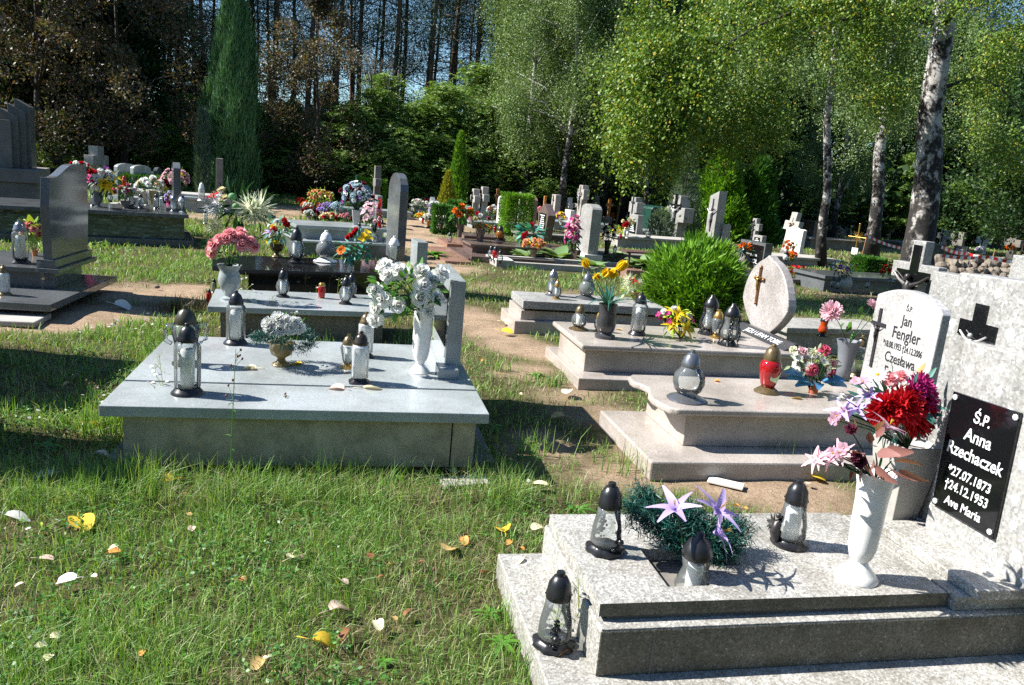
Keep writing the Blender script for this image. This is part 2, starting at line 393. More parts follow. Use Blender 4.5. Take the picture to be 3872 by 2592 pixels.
def ground():
    gx = np.concatenate([np.array([-300, -150, -80, -50, -35, -25, -18, -14, -11]), np.arange(-9, 14, 0.11), np.array([15, 17, 20, 25, 32, 45, 65, 100, 180, 300])])
    gy = np.concatenate([np.array([-200, -60, -20, -8, -3, -1, 0]), np.arange(0.6, 22, 0.11), np.array([23, 24.5, 26, 28, 31, 35, 40, 50, 65, 90, 140, 300])])
    X, Y = np.meshgrid(gx, gy); s = soil(X, Y)
    Z = (vnoise(X, Y, 0.5, 3) - 0.5) * 0.03 + (vnoise(X, Y, 0.16, 4) - 0.5) * 0.018 - 0.012
    Z = np.where((Y > 21.9) | (Y < 0.5) | (X < -9) | (X > 14), -0.012, Z)
    nx = len(gx); ny = len(gy)
    me = bpy.data.meshes.new('ground')
    V = np.stack([X, Y, Z], -1).reshape(-1, 3)
    i = np.arange(ny - 1)[:, None] * nx + np.arange(nx - 1)[None]
    Fq = np.stack([i, i + 1, i + nx + 1, i + nx], -1).reshape(-1, 4)
    me.vertices.add(len(V)); me.vertices.foreach_set('co', V.reshape(-1))
    me.loops.add(Fq.size); me.loops.foreach_set('vertex_index', Fq.reshape(-1).astype(np.int32))
    me.polygons.add(len(Fq)); me.polygons.foreach_set('loop_start', np.arange(0, Fq.size, 4, dtype=np.int32))
    me.update(calc_edges=True)
    me.polygons.foreach_set('use_smooth', [True] * len(Fq))
    at_ = me.attributes.new('soil', 'FLOAT', 'POINT'); at_.data.foreach_set('value', s.reshape(-1).astype(np.float32))
    k, t, b = _new('earth_and_turf'); co = _coord(t)
    a = t.nodes.new('ShaderNodeAttribute'); a.attribute_name = 'soil'
    sand = _ramp(t, _noise(t, co, 30, 6, 0.7), [(0.25, (0.2, 0.135, 0.085)), (0.5, (0.34, 0.245, 0.165)), (0.75, (0.44, 0.335, 0.235))])
    sand = _mix(t, sand, (0.17, 0.115, 0.07), _ramp(t, _noise(t, co, 3.5, 5, .7), [(0.45, (0, 0, 0)), (0.75, (0.7,) * 3)]))
    turf = _ramp(t, _noise(t, co, 14, 6, 0.7), [(0.3, (0.035, 0.04, 0.015)), (0.5, (0.075, 0.07, 0.03)), (0.7, (0.14, 0.115, 0.06))])
    t.links.new(_mix(t, turf, sand, a.outputs['Fac']), b.inputs['Base Color'])
    b.inputs['Roughness'].default_value = 0.95; b.inputs['Specular IOR Level'].default_value = 0.1
    _bump(t, b, _noise(t, co, 45, 6, 0.75), 0.9, 0.02)
    me.materials.append(k)
    o = bpy.data.objects.new('ground', me); COL.objects.link(o); tag(o, 'sandy earth and worn turf under the graves', None, None, 'structure')
ground()

# ------------------------------------------------------------------ lettering, small cast figures
ROT_W = Matrix(((0, 0, -1), (-1, 0, 0), (0, 1, 0))).to_euler()      # text standing on a face that looks to -X
def text(s, size, mat, parent, loc, rot=None, name='lettering', xs=1.0, bold=0.0, shear=0.0, depth=0.0012, gap=1.0):
    cu = bpy.data.curves.new('lettering', 'FONT'); cu.body = s; cu.size = size; cu.align_x = 'CENTER'; cu.align_y = 'CENTER'
    cu.offset = bold * size; cu.shear = shear; cu.extrude = depth; cu.resolution_u = 3; cu.space_line = gap
    o = bpy.data.objects.new('lettering', cu); COL.objects.link(o)
    bpy.context.view_layer.update()
    me = bpy.data.meshes.new_from_object(o.evaluated_get(bpy.context.evaluated_depsgraph_get()))
    bpy.data.objects.remove(o); bpy.data.curves.remove(cu)
    me.materials.clear(); me.materials.append(mat)
    return inst(name, me, parent, loc, rot if rot is not None else ROT_W, (xs, 1, 1))
def corpus(h, mat):
    """small figure with outstretched arms, hanging; in the YZ plane facing -X, top of head at h"""
    b = MB()
    b.tube([(0, 0, 0), (-.02 * h, 0, .15 * h), (-.05 * h, .015 * h, .3 * h), (-.02 * h, 0, .48 * h), (-.03 * h, 0, .6 * h), (-.03 * h, 0, .75 * h), (-.03 * h, 0, .82 * h)],
           [.025 * h, .035 * h, .05 * h, .075 * h, .065 * h, .085 * h, .04 * h], 8)
    for sg in (-1, 1):
        b.tube([(-.03 * h, sg * .05 * h, .75 * h), (-.02 * h, sg * .22 * h, .82 * h), (-.01 * h, sg * .4 * h, .95 * h)], [.045 * h, .03 * h, .022 * h], 6)
    b.ball((-.05 * h, .02 * h, .9 * h), .062 * h, 8)
    b.tube([(-.03 * h, 0, .42 * h), (-.03 * h, 0, .53 * h)], [.085 * h, .078 * h], 8)
    return b.mesh('corpus', mat, True)
def cross_out(w, h, t, zc):
    """latin cross outline (Y,Z) from z=0; arm width w, bar thickness t, arms centred at zc"""
    a = t / 2
    return [(-a, 0), (a, 0), (a, zc - a), (w / 2, zc - a), (w / 2, zc + a), (a, zc + a), (a, h), (-a, h), (-a, zc + a), (-w / 2, zc + a), (-w / 2, zc - a), (-a, zc - a)]
FOOT = []       # footprints kept free of grass: (x0, x1, y0, y1)
def gbox(p, name, mat, x0, x1, y0, y1, z0, z1, bev=0.006, label=None):
    return MB().box((x0, y0, z0), (x1, y1, z1)).build(name, mat, p, bevel=bev, label=label)

# ------------------------------------------------------------------ the graves close to the camera
# grave with the black plaque
g = thing('grave', 'grey terrazzo grave with tall white chip headstone, black plaque and square planter hole', 'grave', (0.836, 2.087, 0))
FOOT.append((.66, 4, 1.3, 2.92))
gbox(g, 'plinth', TERR, -.165, 2.4, -.225, .82, -.02, .1)
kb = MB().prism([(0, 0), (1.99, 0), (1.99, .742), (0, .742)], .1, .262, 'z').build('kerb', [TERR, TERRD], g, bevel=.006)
for f in kb.data.polygons: f.material_index = 1 if f.normal.y < -.8 else 0  # front face only: grime plus that side's shade put into the colour
kt = gbox(g, 'kerb_top', TERR, .004, 1.985, .003, .739, .262, .267, .002)
gbox(g, 'joint', CONCD, .18, .188, -.0015, .0, .1, .262, 0)
gbox(g, 'bedding', CONCD, .04, 1.9, .06, .69, .267, .283, 0)
# slab with a square hole: four strips round the opening
HX0, HX1, HY0, HY1 = at(2522, 2215, .328)[0] - .836, at(2690, 2215, .328)[0] - .836, at(2600, 2217, .328)[1] - 2.087, at(2600, 2075, .328)[1] - 2.087
sb = MB()
x0, x1, y0, y1, z0, z1 = .007, 1.301, .05, .705, .283, .328
o_, i_ = [(x0, y0), (x1, y0), (x1, y1), (x0, y1)], [(HX0, HY0), (HX1, HY0), (HX1, HY1), (HX0, HY1)]
V = [(*q, z1) for q in o_] + [(*q, z1) for q in i_] + [(*q, z0) for q in o_] + [(*q, .15) for q in i_]
Fc = []
for k in range(4):
    n = (k + 1) % 4
    Fc += [(k, n, 4 + n, 4 + k), (8 + k, 8 + n, n, k), (4 + k, 4 + n, 12 + n, 12 + k)]
Fc += [(12, 13, 14, 15)]
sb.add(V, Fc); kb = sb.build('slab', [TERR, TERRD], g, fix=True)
for f in kb.data.polygons: f.material_index = 1 if f.normal.y < -.8 and min(kb.data.vertices[i].co.y for i in f.vertices) < .1 else 0  # slab front likewise carries grime and painted-in shade, other faces stay clean
gbox(g, 'planter_soil', plain('potting_soil', (.05, .035, .02), .95, .4, 60, bump=.6), HX0 + .002, HX1 - .002, HY0 + .002, HY1 - .002, .155, .2, 0)
eb = MB(); eb.box((1.32, .03, .268), (1.99, .70, .322)); eb.box((1.38, -.0, .322), (1.99, .56, .362)); eb.build('headstone_base', TERR, g, bevel=.005)
hs = MB().prism([(-.02, .345), (.50, .345), (.502, 1.156), (-.02, 1.165)], 1.562, 1.68).build('headstone', TERRW, g, bevel=.006)
up = MB().prism([(-.28, .345), (.67, .345), (.67, 1.405), (-.28, 1.44)], 1.625, 1.76).build('headstone', TERRW, g, bevel=.006, label='taller rear stone with a black cross inset')
def chips(x, ylo, yhi, zlo, zhi, n, avoid, parent, seed):
    r = random.Random(seed); done = []
    for _ in range(4000):
        if len(done) >= n: break
        y, z = r.uniform(ylo, yhi), r.uniform(zlo, zhi)
        if any(a[0] < y < a[1] and a[2] < z < a[3] for a in avoid): continue
        if any((y - q[0]) ** 2 + (z - q[1]) ** 2 < .085 ** 2 for q in done): continue
        done.append((y, z)); k = r.choice([4, 5, 5, 6]); s = r.uniform(.018, .027); a0 = r.uniform(0, 6.28)
        MB().prism([(y + s * r.uniform(.75, 1.15) * math.cos(a0 + 6.283 * i / k), z + s * r.uniform(.75, 1.15) * math.sin(a0 + 6.283 * i / k)) for i in range(k)], x - .0012, x + .004).build('marble_chip', CHIP, parent)
chips(1.562, .0, .48, .37, 1.14, 40, [(.12, .5, .36, .89)], hs, 3)
chips(1.625, -.25, .65, 1.17, 1.39, 26, [(.38, .64, 1.0, 1.32), (.515, .7, .3, 1.0)], up, 5)
pl = MB().prism([(.153, .478), (.47, .478), (.484, .951), (.164, .965)], 1.547, 1.5605).build('plaque', SLABBLK, hs, bevel=.002)
yc, px = .317, 1.5462
for s, z, sz, xs in (('Ś.P.', .885, .062, .85), ('Anna', .81, .07, .9), ('Rzechaczek', .735, .07, .84), ('*27.07.1873', .648, .052, .86), ('†24.12.1953', .59, .052, .86), ('Ave Maria', .525, .05, .9)):
    text(s, sz, INKW, hs, (px, yc, z), xs=xs, bold=.012, shear=.08)
rv = MB()
for y, z in ((.175, .945), (.464, .932), (.17, .5), (.452, .497)):
    for k in range(8):
        a = k * math.pi / 4; rv.ball((px - .003, y + .007 * math.cos(a), z + .007 * math.sin(a)), .005, 6)
    rv.ball((px - .006, y, z), .006, 8)
rv.build('rosette', INKW, hs)
cx = MB().prism([(q[0] + .512, q[1] + 1.05) for q in cross_out(.19, .25, .064, .145)], 1.618, 1.6235).build('cross', SLABBLK, up)
inst('corpus', corpus(.17, PALEM), up, (1.606, .512, 1.02))

# moulded granite grave with the arched headstone
g = thing('grave', 'beige granite grave with curved slab edge and arched white headstone lettered in black', 'grave', (1.76, 3.95, 0))
FOOT.append((1.7, 4.3, 3.9, 5.0))
gbox(g, 'plinth', GRANB, 0, 2.3, 0, .96, -.02, .1, .012)
gbox(g, 'base', GRANB, .31, 2.2, .27, .90, .1, .31, .006)
sp = [(.22, .2), (2.24, .2), (2.24, .99), (.215, .99), (.165, .93), (.145, .84), (.15, .78), (.18, .74), (.2, .66), (.185, .6), (.15, .52), (.135, .42), (.15, .3), (.175, .23)]
MB().prism(sp, .312, .355, 'z').build('slab', GRANB, g, bevel=.014, seg=3)
arch = [(.245, .355), (.9, .355)]
for i in range(13):
    t = i / 12; y = .875 - .61 * t; arch.append((y, .99 + .105 * math.sin(math.pi * (0.12 + .8 * t)) + .02 * t))
arch += [(.235, 1.0)]
h2 = MB().prism(arch, 1.92, 2.0).build('headstone', GRANW, g, bevel=.008)
X2 = 1.9185
for s, z, sz, xs, y in (('Ś.P.', .985, .05, .8, .53), ('Jan', .9, .1, .85, .53), ('Fengler', .805, .115, .8, .515), ('*18.08.1955 †24.12.2006', .715, .064, .6, .53), ('Czesława', .63, .1, .8, .53), ('Fengler', .525, .11, .82, .53)):
    text(s, sz, INKB, h2, (X2, y, z), xs=xs, bold=.008)
ccm = MB(); ccm.prism([(q[0] + .80, q[1] + .52) for q in cross_out(.15, .42, .024, .31)], X2 - .008, X2 - .001); ccm.build('cross', INKB, h2)
inst('corpus', corpus(.13, IRON), h2, (X2 - .012, .80, .7))

# beige granite grave with the teardrop headstone
g = thing('grave', 'beige granite grave with teardrop headstone carrying a bronze crucifix', 'grave', (1.925, 5.85, 0))
FOOT.append((1.85, 4.2, 5.75, 7.0))
gbox(g, 'plinth', GRANB, -.055, 2.2, -.05, 1.05, -.02, .08, .008)
gbox(g, 'base', GRANB, .05, 2.1, .17, .98, .08, .27, .006)
gbox(g, 'slab', GRANB, 0, 2.2, .12, 1.1, .27, .315, .014)
td = []
for i in range(40):
    a = 2 * math.pi * i / 40; r = 1.0
    y = .42 * math.cos(a) * (1 - .12 * math.sin(a)); z = math.sin(a)
    z = .36 * z if z < 0 else .38 * z
    if a < math.pi / 2 or a > 1.5 * math.pi: pass
    td.append((y * (0.62 + .38 * min(1, max(0, (z + .36) / .3))), z))
td = [(y + .06 * max(0, z), z) for y, z in td]
td[10] = (.05, .415); td[9] = (.08, .392)
h3 = MB().prism([(q[0] + .93, q[1] + .665) for q in td], 2.03, 2.12).build('headstone', GRANP, g, bevel=.012, seg=3)
cr = MB(); cr.prism([(q[0] + 1.06, q[1] + .60) for q in cross_out(.16, .34, .028, .24)], 2.012, 2.028)
for q in ((1.14, .84), (.98, .84), (1.06, .95), (1.06, .6)): cr.ball((2.02, *q), .019, 8)
cr.build('crucifix', BRNZ, h3)
inst('corpus', corpus(.15, GLD), h3, (2.005, 1.06, .72))
pb = MB().prism([(1.88, .316), (2.02, .316), (2.02, .38), (1.98, .38)], .22, 1.2, 'y').build('book_plate', granite('granite_charcoal', [(0, (.03, .03, .033)), (.5, (.06, .06, .065)), (.85, (.11, .11, .115))], 260, .2), g, bevel=.004)
nx = Vector((-.064, 0, .1)).normalized(); xd = Vector((0, -1, 0)); yd = nx.cross(xd)
mm = Matrix((xd, yd, nx)).transposed().to_euler()
text('JEZU UFAM TOBIE', .075, INKW, pb, (1.925, .68, .35), mm, xs=1.05)

# stepped grey terrazzo grave behind
g = thing('grave', 'three-stepped pale terrazzo grave beside the round green bush', 'grave', (1.77, 7.86, 0))
FOOT.append((1.74, 3.5, 7.8, 8.7))
gbox(g, 'plinth', GRANB, 0, 1.75, 0, .76, -.02, .121, .006)
gbox(g, 'kerb', GRANB, .08, 1.7, .09, .73, .121, .221, .006)
gbox(g, 'bedding', CONCD, .16, 1.65, .16, .66, .221, .25, 0)
gbox(g, 'slab', TERRW, .08, 1.68, .03, .66, .25, .335, .006)

# big grey granite slab grave
g = thing('grave', 'wide blue-grey granite slab grave with upright square headstone and white rose vase', 'grave', (-1.14, 3.966, 0))
FOOT.append((-1.08, .8, 4.0, 5.5))
gbox(g, 'plinth', CONCD, .0, 2.02, .12, 1.52, -.02, .04, .006)
CM_ = plain('concrete_mossy', (.36, .32, .23), .9, .25, 8, bump=.3, dirt=((.14, .125, .07), 5, .7))
gbox(g, 'base', CM_, .1, 1.745, .03, 1.45, .04, .303, .004); gbox(g, 'base', CM_, 1.752, 1.875, .03, 1.45, .04, .303, .004)
gbox(g, 'front_slab', GRAN, 0, 1.94, 0, .437, .303, .36, .004)
gbox(g, 'slab', GRAN, 0, 1.94, .466, 1.571, .303, .36, .004)
gbox(g, 'headstone_foot', GRAN, 1.735, 1.86, .674, 1.5, .3605, .42, .004)
h7 = gbox(g, 'headstone', GRAN, 1.79, 1.885, .799, 1.602, .42, .956, .004)
gbox(h7, 'plaque', GRANK, 1.784, 1.789, .87, 1.52, .52, .88, .001)

# granite slab behind it
g = thing('grave', 'low light grey granite slab grave in front of the black slab', 'grave', (-1.12, 6.93, 0), R_(4.5))
FOOT.append((-1.1, .5, 6.95, 7.95))
gbox(g, 'base', TERRD, .1, 1.5, .06, .85, -.02, .25, .006)
gbox(g, 'slab', GRAN, 0, 1.62, 0, .9, .25, .3, .004)
gbox(g, 'edge_slab', CONC, .1, 1.2, -.25, -.02, -.02, .03, .006)

# black granite slab with two dark stones
g = thing('grave', 'black polished granite grave with a tall narrow rounded headstone seen edge on', 'grave', (-1.02, 8.53, 0), R_(11))
FOOT.append((-1.2, .5, 8.6, 9.9))
gbox(g, 'base', GRANK, .05, 1.6, .05, 1.0, -.02, .34, .004)
MB().prism([(0, 0), (1.75, 0), (1.75, 1.15), (.1, 1.15), (-.28, .75), (-.3, .25)], .34, .4, 'z').build('slab', GRANK, g, bevel=.004)
q = at(1516, 988, .4); gq = Matrix.Rotation(-R_(11), 3, 'Z') @ Vector((q[0] + 1.02, q[1] - 8.53, 0))
zt = ztop(q, 658); ro = [(-.28, .4), (.28, .4), (.3, .9)] + [(.3 * math.cos(a) , zt - .22 + .22 * math.sin(a)) for a in np.linspace(0, math.pi, 9)] + [(-.3, .9)]
h9 = MB().prism([(y + gq[1] + .3, z) for y, z in ro], gq[0] - .06, gq[0] + .05).build('headstone', GRAND, g, bevel=.008)
for z, s_ in ((.75, 'ŚP'), (.95, 'RODZINA'), (1.15, '1937')): pass
q = at(1585, 1017, 0); 
g = thing('headstone', 'blocky grey stone standing just behind the tall black headstone', 'headstone', (q[0], q[1], 0), R_(6))
gbox(g, 'block', GRAN, -.05, .12, 0, .55, 0, ztop(q, 917), .005)

# low grey granite bench-like slab behind
g = thing('grave', 'grey granite grave with thick raised slab and stepped plinth', 'grave', (-.80, 13.3, 0), R_(14))
FOOT.append((-.9, 1, 13.3, 14.6))
gbox(g, 'plinth', GRAND, 0, 1.75, -.25, 1.2, -.02, .22, .006)
gbox(g, 'plinth_top', GRAN, -.02, 1.77, -.27, 1.22, .22, .255, .004)
gbox(g, 'base', GRAN, .1, 1.5, .1, .9, .255, .42, .004)
gbox(g, 'slab', GRAN, .02, 1.62, .02, 1.0, .42, .48, .006)

# dark polished grave on the far side of the big slab
g = thing('grave', 'dark polished granite grave with wavy-topped headstone reflecting the flowers', 'grave', (-2.5, 7.43, 0), R_(-2.8))
FOOT.append((-6, -2.5, 7.3, 9.2))
gbox(g, 'plinth', GRAND, -3, 0, 0, 1.75, .085, .15, .004)
gbox(g, 'plinth_base', CONCD, -3, -.3, .3, 1.6, -.02, .085, .004)
gbox(g, 'base', GRAND, -3, -.262, .79, 1.48, .15, .305, .003)
gbox(g, 'slab', GRAND, -3, -.2, .72, 1.75, .305, .35, .005)
gbox(g, 'pedestal', GRAND, -.4, -.235, .74, 1.71, .351, .43, .003)
wv = [(.76, .43), (1.68, .43), (1.72, .9), (1.70, 1.315)]
for i in range(12):
    t = i / 11; wv.append((1.45 - .68 * t, 1.32 - .115 * (3 * t * t - 2 * t ** 3) + .012 * math.sin(6.283 * t)))
wv += [(.73, .95)]
MB().prism(wv, -.345, -.265).build('headstone', GRAND, g, bevel=.003)

# grave with veined dark granite
g = thing('grave', 'dark green-grey veined granite grave crowded with lanterns and bouquets', 'grave', (-2.47, 13.5, 0), R_(13.5))
FOOT.append((-6, -2.4, 13.0, 15))
gbox(g, 'plinth', GRAND, -3.5, .08, -.02, 1.6, -.02, .085, .004)
gbox(g, 'base', VEIN, -3.5, -.06, .12, 1.45, .085, .44, .003)
gbox(g, 'slab', GRAND, -3.5, 0, 0, 1.5, .44, .5, .005)
gbox(g, 'headstone_base', GRAND, -.32, -.02, .45, 1.35, .5, .56, .004)
ap = [(.62, .56), (1.3, .56), (1.34, 1.2), (1.2, 1.235), (1.02, 1.285), (.85, 1.29), (.68, 1.25), (.6, 1.2)]
MB().prism(ap, -.2, -.09).build('headstone', GRAND, g, bevel=.005)
# ------------------------------------------------------------------ blossoms (unit radius, looking up +Z)
PET = {'white': (.88, .88, .83), 'cream': (.8, .72, .45), 'pink': (.86, .4, .42), 'rose': (.62, .12, .2), 'palepink': (.78, .5, .56), 'magenta': (.5, .03, .22), 'red': (.55, .012, .02), 'orange': (.85, .2, .012),
       'yellow': (.85, .6, .02), 'lilac': (.55, .42, .76), 'purple': (.3, .04, .35), 'burg': (.12, .015, .04), 'mauve': (.5, .3, .38), 'icy': (.55, .68, .74), 'peach': (.85, .42, .22), 'ivory': (.75, .76, .55), 'greenp': (.24, .45, .22), 'dkred': (.2, .01, .02), 'brownpink': (.42, .2, .17)}
def PM(c): return petalm('petal_' + c, PET[c], trans=.45)
LF = {'green': [(.03, .1, .02), (.06, .18, .03), (.12, .28, .04)], 'dark': [(.012, .05, .018), (.03, .09, .03)], 'teal': [(.01, .13, .11), (.04, .25, .2), (.2, .42, .36)], 'lime': [(.12, .25, .02), (.3, .42, .04), (.4, .45, .05)],
      'bluegreen': [(.02, .1, .08), (.06, .2, .16)], 'burgl': [(.1, .03, .03), (.24, .1, .09), (.4, .22, .19)], 'pale': [(.25, .35, .2), (.45, .52, .35)], 'orangel': [(.75, .3, .12), (.8, .42, .2)], 'blue': [(.04, .18, .4), (.12, .35, .6)], 'tinsel': [(.003, .03, .025), (.006, .06, .045), (.02, .12, .09)]}
def LM(c): return leafm('leaf_' + c, LF[c], .3 if c != 'tinsel' else .1)
YC = plain('flower_centre', (.5, .3, .02), .7, .2)
BLO = {}
def blossom(kind, mat):
    key = (kind, mat.name)
    if key in BLO: return BLO[key]
    r = random.Random(hash(kind) % 1000 if False else len(kind) * 7 + ord(kind[0])); b = MB(); mats = [mat]
    def ring(n, tilt, L, W, r0, curl, cup=.15, z=0, jit=.12, sh=.55, seg=3, off=0):
        for k in range(n):
            a = 6.2832 * (k + off) / n + r.uniform(-jit, jit); t = R_(tilt + r.uniform(-6, 6)); l = L * r.uniform(.88, 1.1)
            o = np.array([math.cos(a), math.sin(a), 0]); d = o * math.sin(t) + np.array([0, 0, math.cos(t)])
            up = -o * math.cos(t) + np.array([0, 0, math.sin(t)])
            b.petal(o * r0 + np.array([0, 0, z]), d, up, l, W, curl, cup, 0, seg, sh)
    if kind == 'rose':
        b.ball((0, 0, .22), .26, 8)
        ring(3, 4, .6, .6, .05, -.3, .3, .12, sh=0); ring(4, 16, .68, .72, .1, -.15, .3, .08, off=.4, sh=0)
        ring(5, 36, .78, .85, .14, .1, .25, .02, off=.2, sh=0); ring(6, 60, .84, .9, .14, .3, .22, -.02, off=.5, sh=0); ring(6, 84, .84, .9, .1, .4, .18, -.1, sh=0)
    elif kind == 'mum':
        for n, t, l in ((8, 8, .55), (12, 25, .7), (16, 45, .85), (20, 65, .95), (22, 85, 1), (20, 108, .95)): ring(n, t, l, .2, .08, -.18, .35, 0, .15, 0)
    elif kind == 'spider':
        for n, t, l in ((8, 12, .9), (14, 38, 1.05), (16, 65, 1.1), (14, 92, 1.0)): ring(n, t, l, .07, .06, .12, .1, 0, .3, .5)
    elif kind == 'lily':
        ring(3, 20, 1.5, .62, .07, 1.0, .3, -.5, .05, .72, 7); ring(3, 24, 1.45, .5, .06, 1.0, .25, -.5, .05, .72, 7, .5)
        for k in range(5): b.tube([(0, 0, 0), (.1 * math.cos(k * 1.25), .1 * math.sin(k * 1.25), .6)], .018, 4, 1)
        mats.append(YC)
    elif kind == 'tulip':
        ring(3, 24, 1.35, 1.15, .1, -.42, .4, -.6, .05, 0, 6); ring(3, 16, 1.35, 1.05, .1, -.3, .4, -.58, .05, 0, 6, .5)
        ring(3, 30, 1.3, .8, .15, -.45, .4, -.6, .05, 0, 5, .25)
    elif kind == 'daisy':
        ring(14, 80, 1, .3, .1, .1, .1, 0, .05, 0); b.ball((0, 0, .04), .26, 8, 1, (1, 1, .5)); mats.append(YC)
    elif kind == 'simple':
        ring(5, 62, .95, .85, .05, .25, .15, 0, .1, 0); b.ball((0, 0, .08), .14, 6, 1); mats.append(YC)
    elif kind == 'carn':
        for n, t, l in ((6, 8, .6), (9, 28, .75), (12, 50, .9), (13, 72, .95), (11, 98, .85)): ring(n, t, l, .5, .04, .1, .35, 0, .3, 0)
    elif kind == 'ball':
        b.ball((0, 0, 0), .86, 14)
        for k in range(160):
            z = 1 - 2 * (k + .5) / 160; a = k * 2.39996; q = math.sqrt(1 - z * z); d = np.array([q * math.cos(a), q * math.sin(a), z])
            b.petal(d * .8, d, np.cross(d, [.3, .2, .9]), .22, .1, .1, .2, 0, 1)
    elif kind == 'leaf':
        b.petal((0, 0, 0), (.2, 0, 1), (1, 0, -.2), 2, .85, .15, .12, 0, 6, .6)
    BLO[key] = b.mesh({'mum': 'chrysanthemum', 'carn': 'carnation', 'simple': 'blossom', 'ball': 'pompom_flower', 'spider': 'spider_flower', 'leaf': 'leaf'}.get(kind, kind), mats, 'all', fix=False)
    return BLO[key]
BNAME = {'mum': 'chrysanthemum', 'carn': 'carnation', 'simple': 'blossom', 'ball': 'pompom_flower', 'spider': 'spider_flower', 'leaf': 'leaf'}
def zrot(d, spin=0.0):
    q = Vector(d).to_track_quat('Z', 'Y') @ Matrix.Rotation(spin, 4, 'Z').to_quaternion(); return q.to_euler()
def bq(label, rim, cu, cv, ru, rv, items, leaf=('green', 40, 22), name='flower_bouquet', cat='bouquet', seed=None, stems='dark', parent=None, group=None):
    """flowers: rim = place the stems rise from; the head of flowers is centred on photo point (cu, cv)"""
    rim = np.array(rim, float); y = rim[1]; c = ony(cu, cv, y); mpp = dep(c) / F; rx, rz = ru * mpp, rv * mpp; ry = min(rx, max(rz, rx * .7))
    r = random.Random(seed if seed is not None else int(cu * 3 + cv)); t = parent or thing(name, label, cat, rim, group=group)
    st = MB(); pts = []
    for it in items:
        kind, col, s, where = it[:4]; me = blossom(kind, LM(col) if kind == 'leaf' else PM(col)); rad = s * mpp
        if isinstance(where, int):
            k0 = r.uniform(0, 1)
            for k in range(where):
                z = 1 - 1.35 * (k + .5) / where; a = 2.39996 * k + 6.28 * k0 + r.uniform(-.3, .3); q = math.sqrt(max(0, 1 - z * z))
                d = np.array([q * math.cos(a), q * math.sin(a), z + r.uniform(-.1, .1)])
                pts.append((me, c + d * [rx, ry, rz] * r.uniform(.72, 1), d, rad, kind))
        else:
            for (u, v) in where:
                p = ony(u, v, y); e = np.array([(p[0] - c[0]) / (rx + 1e-6), 0, (p[2] - c[2]) / (rz + 1e-6)]); q = e @ e
                e[1] = -math.sqrt(max(.08, 1 - q)); p = onx(u, v, p[0]) if False else ony(u, v, y + ry * e[1] * .8)
                pts.append((me, p, e + [0, -.2, .25], rad, kind))
    for me, p, d, rad, kind in pts:
        d = d / np.linalg.norm(d) + (np.array([.1, .15, .75]) if kind == 'lily' else np.array([0, -.15, .2]))
        inst(BNAME.get(kind, kind), me, t, p - rim, zrot(d, r.uniform(0, 6.28)), rad * r.uniform(.88, 1.12))
        m_ = (p - rim) * .55 + np.array([0, 0, .1 * rz])
        st.tube([(0, 0, -.01), m_, p - rim - d * rad * .1], [.0035, .003, .002], 4)
    if pts: st.build('stem', LM(stems), t, fix=False)
    if leaf and leaf[1]:
        lb = MB()
        for k in range(leaf[1]):
            d = np.array([r.gauss(0, 1), r.gauss(0, 1), r.gauss(.1, .8)]); d /= np.linalg.norm(d); q = r.uniform(.4, 1.05)
            p = c - rim + d * [rx, ry, rz] * q; e = d * .8 + np.array([0, 0, r.uniform(-.5, .5)])
            L = leaf[2] * mpp * r.uniform(.7, 1.3)
            lb.petal(p, e, (r.uniform(-1, 1), r.uniform(-1, 1), 1), L, L * (leaf[3] if len(leaf) > 3 else .42), r.uniform(-.1, .5), .1, 0, 3)
        lb.build('foliage', LM(leaf[0]), t, smooth='all', fix=False)
    return t
# ------------------------------------------------------------------ vases and pots
VP = {'flute': [(a * .86, b) for a, b in [(.19, 0), (.195, .012), (.15, .06), (.075, .13), (.082, .17), (.12, .22), (.155, .35), (.168, .6), (.17, .95), (.18, 1), (.165, 1), (.15, .9)]],
      'flare': [(a * .8, b) for a, b in [(.225, 0), (.23, .015), (.19, .06), (.12, .12), (.085, .17), (.12, .21), (.15, .3), (.162, .5), (.166, .75), (.18, .88), (.215, 1), (.2, 1), (.16, .9)]],
      'urn': [(.38, 0), (.4, .05), (.36, .1), (.22, .16), (.15, .3), (.22, .38), (.42, .5), (.5, .72), (.5, .95), (.54, 1), (.48, 1), (.45, .85)],
      'goblet': [(.24, 0), (.24, .05), (.12, .1), (.15, .19), (.28, .38), (.315, .58), (.28, .76), (.255, .84), (.32, .96), (.34, 1), (.29, 1), (.22, .86)],
      'cup': [(.29, 0), (.3, .09), (.22, .12), (.19, .16), (.26, .24), (.285, .42), (.25, .68), (.26, .95), (.275, 1), (.25, 1), (.23, .88)],
      'taper': [(.24, 0), (.4, 1), (.35, 1), (.32, .9)], 'cone': [(.16, 0), (.18, .02), (.17, .3), (.24, .8), (.3, 1), (.27, 1), (.22, .85)],
      'pot': [(.36, 0), (.48, .84), (.54, .85), (.55, 1), (.49, 1), (.46, .85)], 'jar': [(.3, 0), (.34, .04), (.46, .3), (.44, .6), (.3, .84), (.36, 1), (.32, 1), (.27, .86)],
      'bowl': [(.3, 0), (.32, .05), (.26, .12), (.55, .5), (.68, .95), (.7, 1), (.62, 1), (.58, .85)], 'globe': [(.25, 0), (.3, .04), (.2, .1), (.42, .3), (.46, .5), (.36, .75), (.22, .9), (.24, 1), (.2, 1), (.18, .9)]}
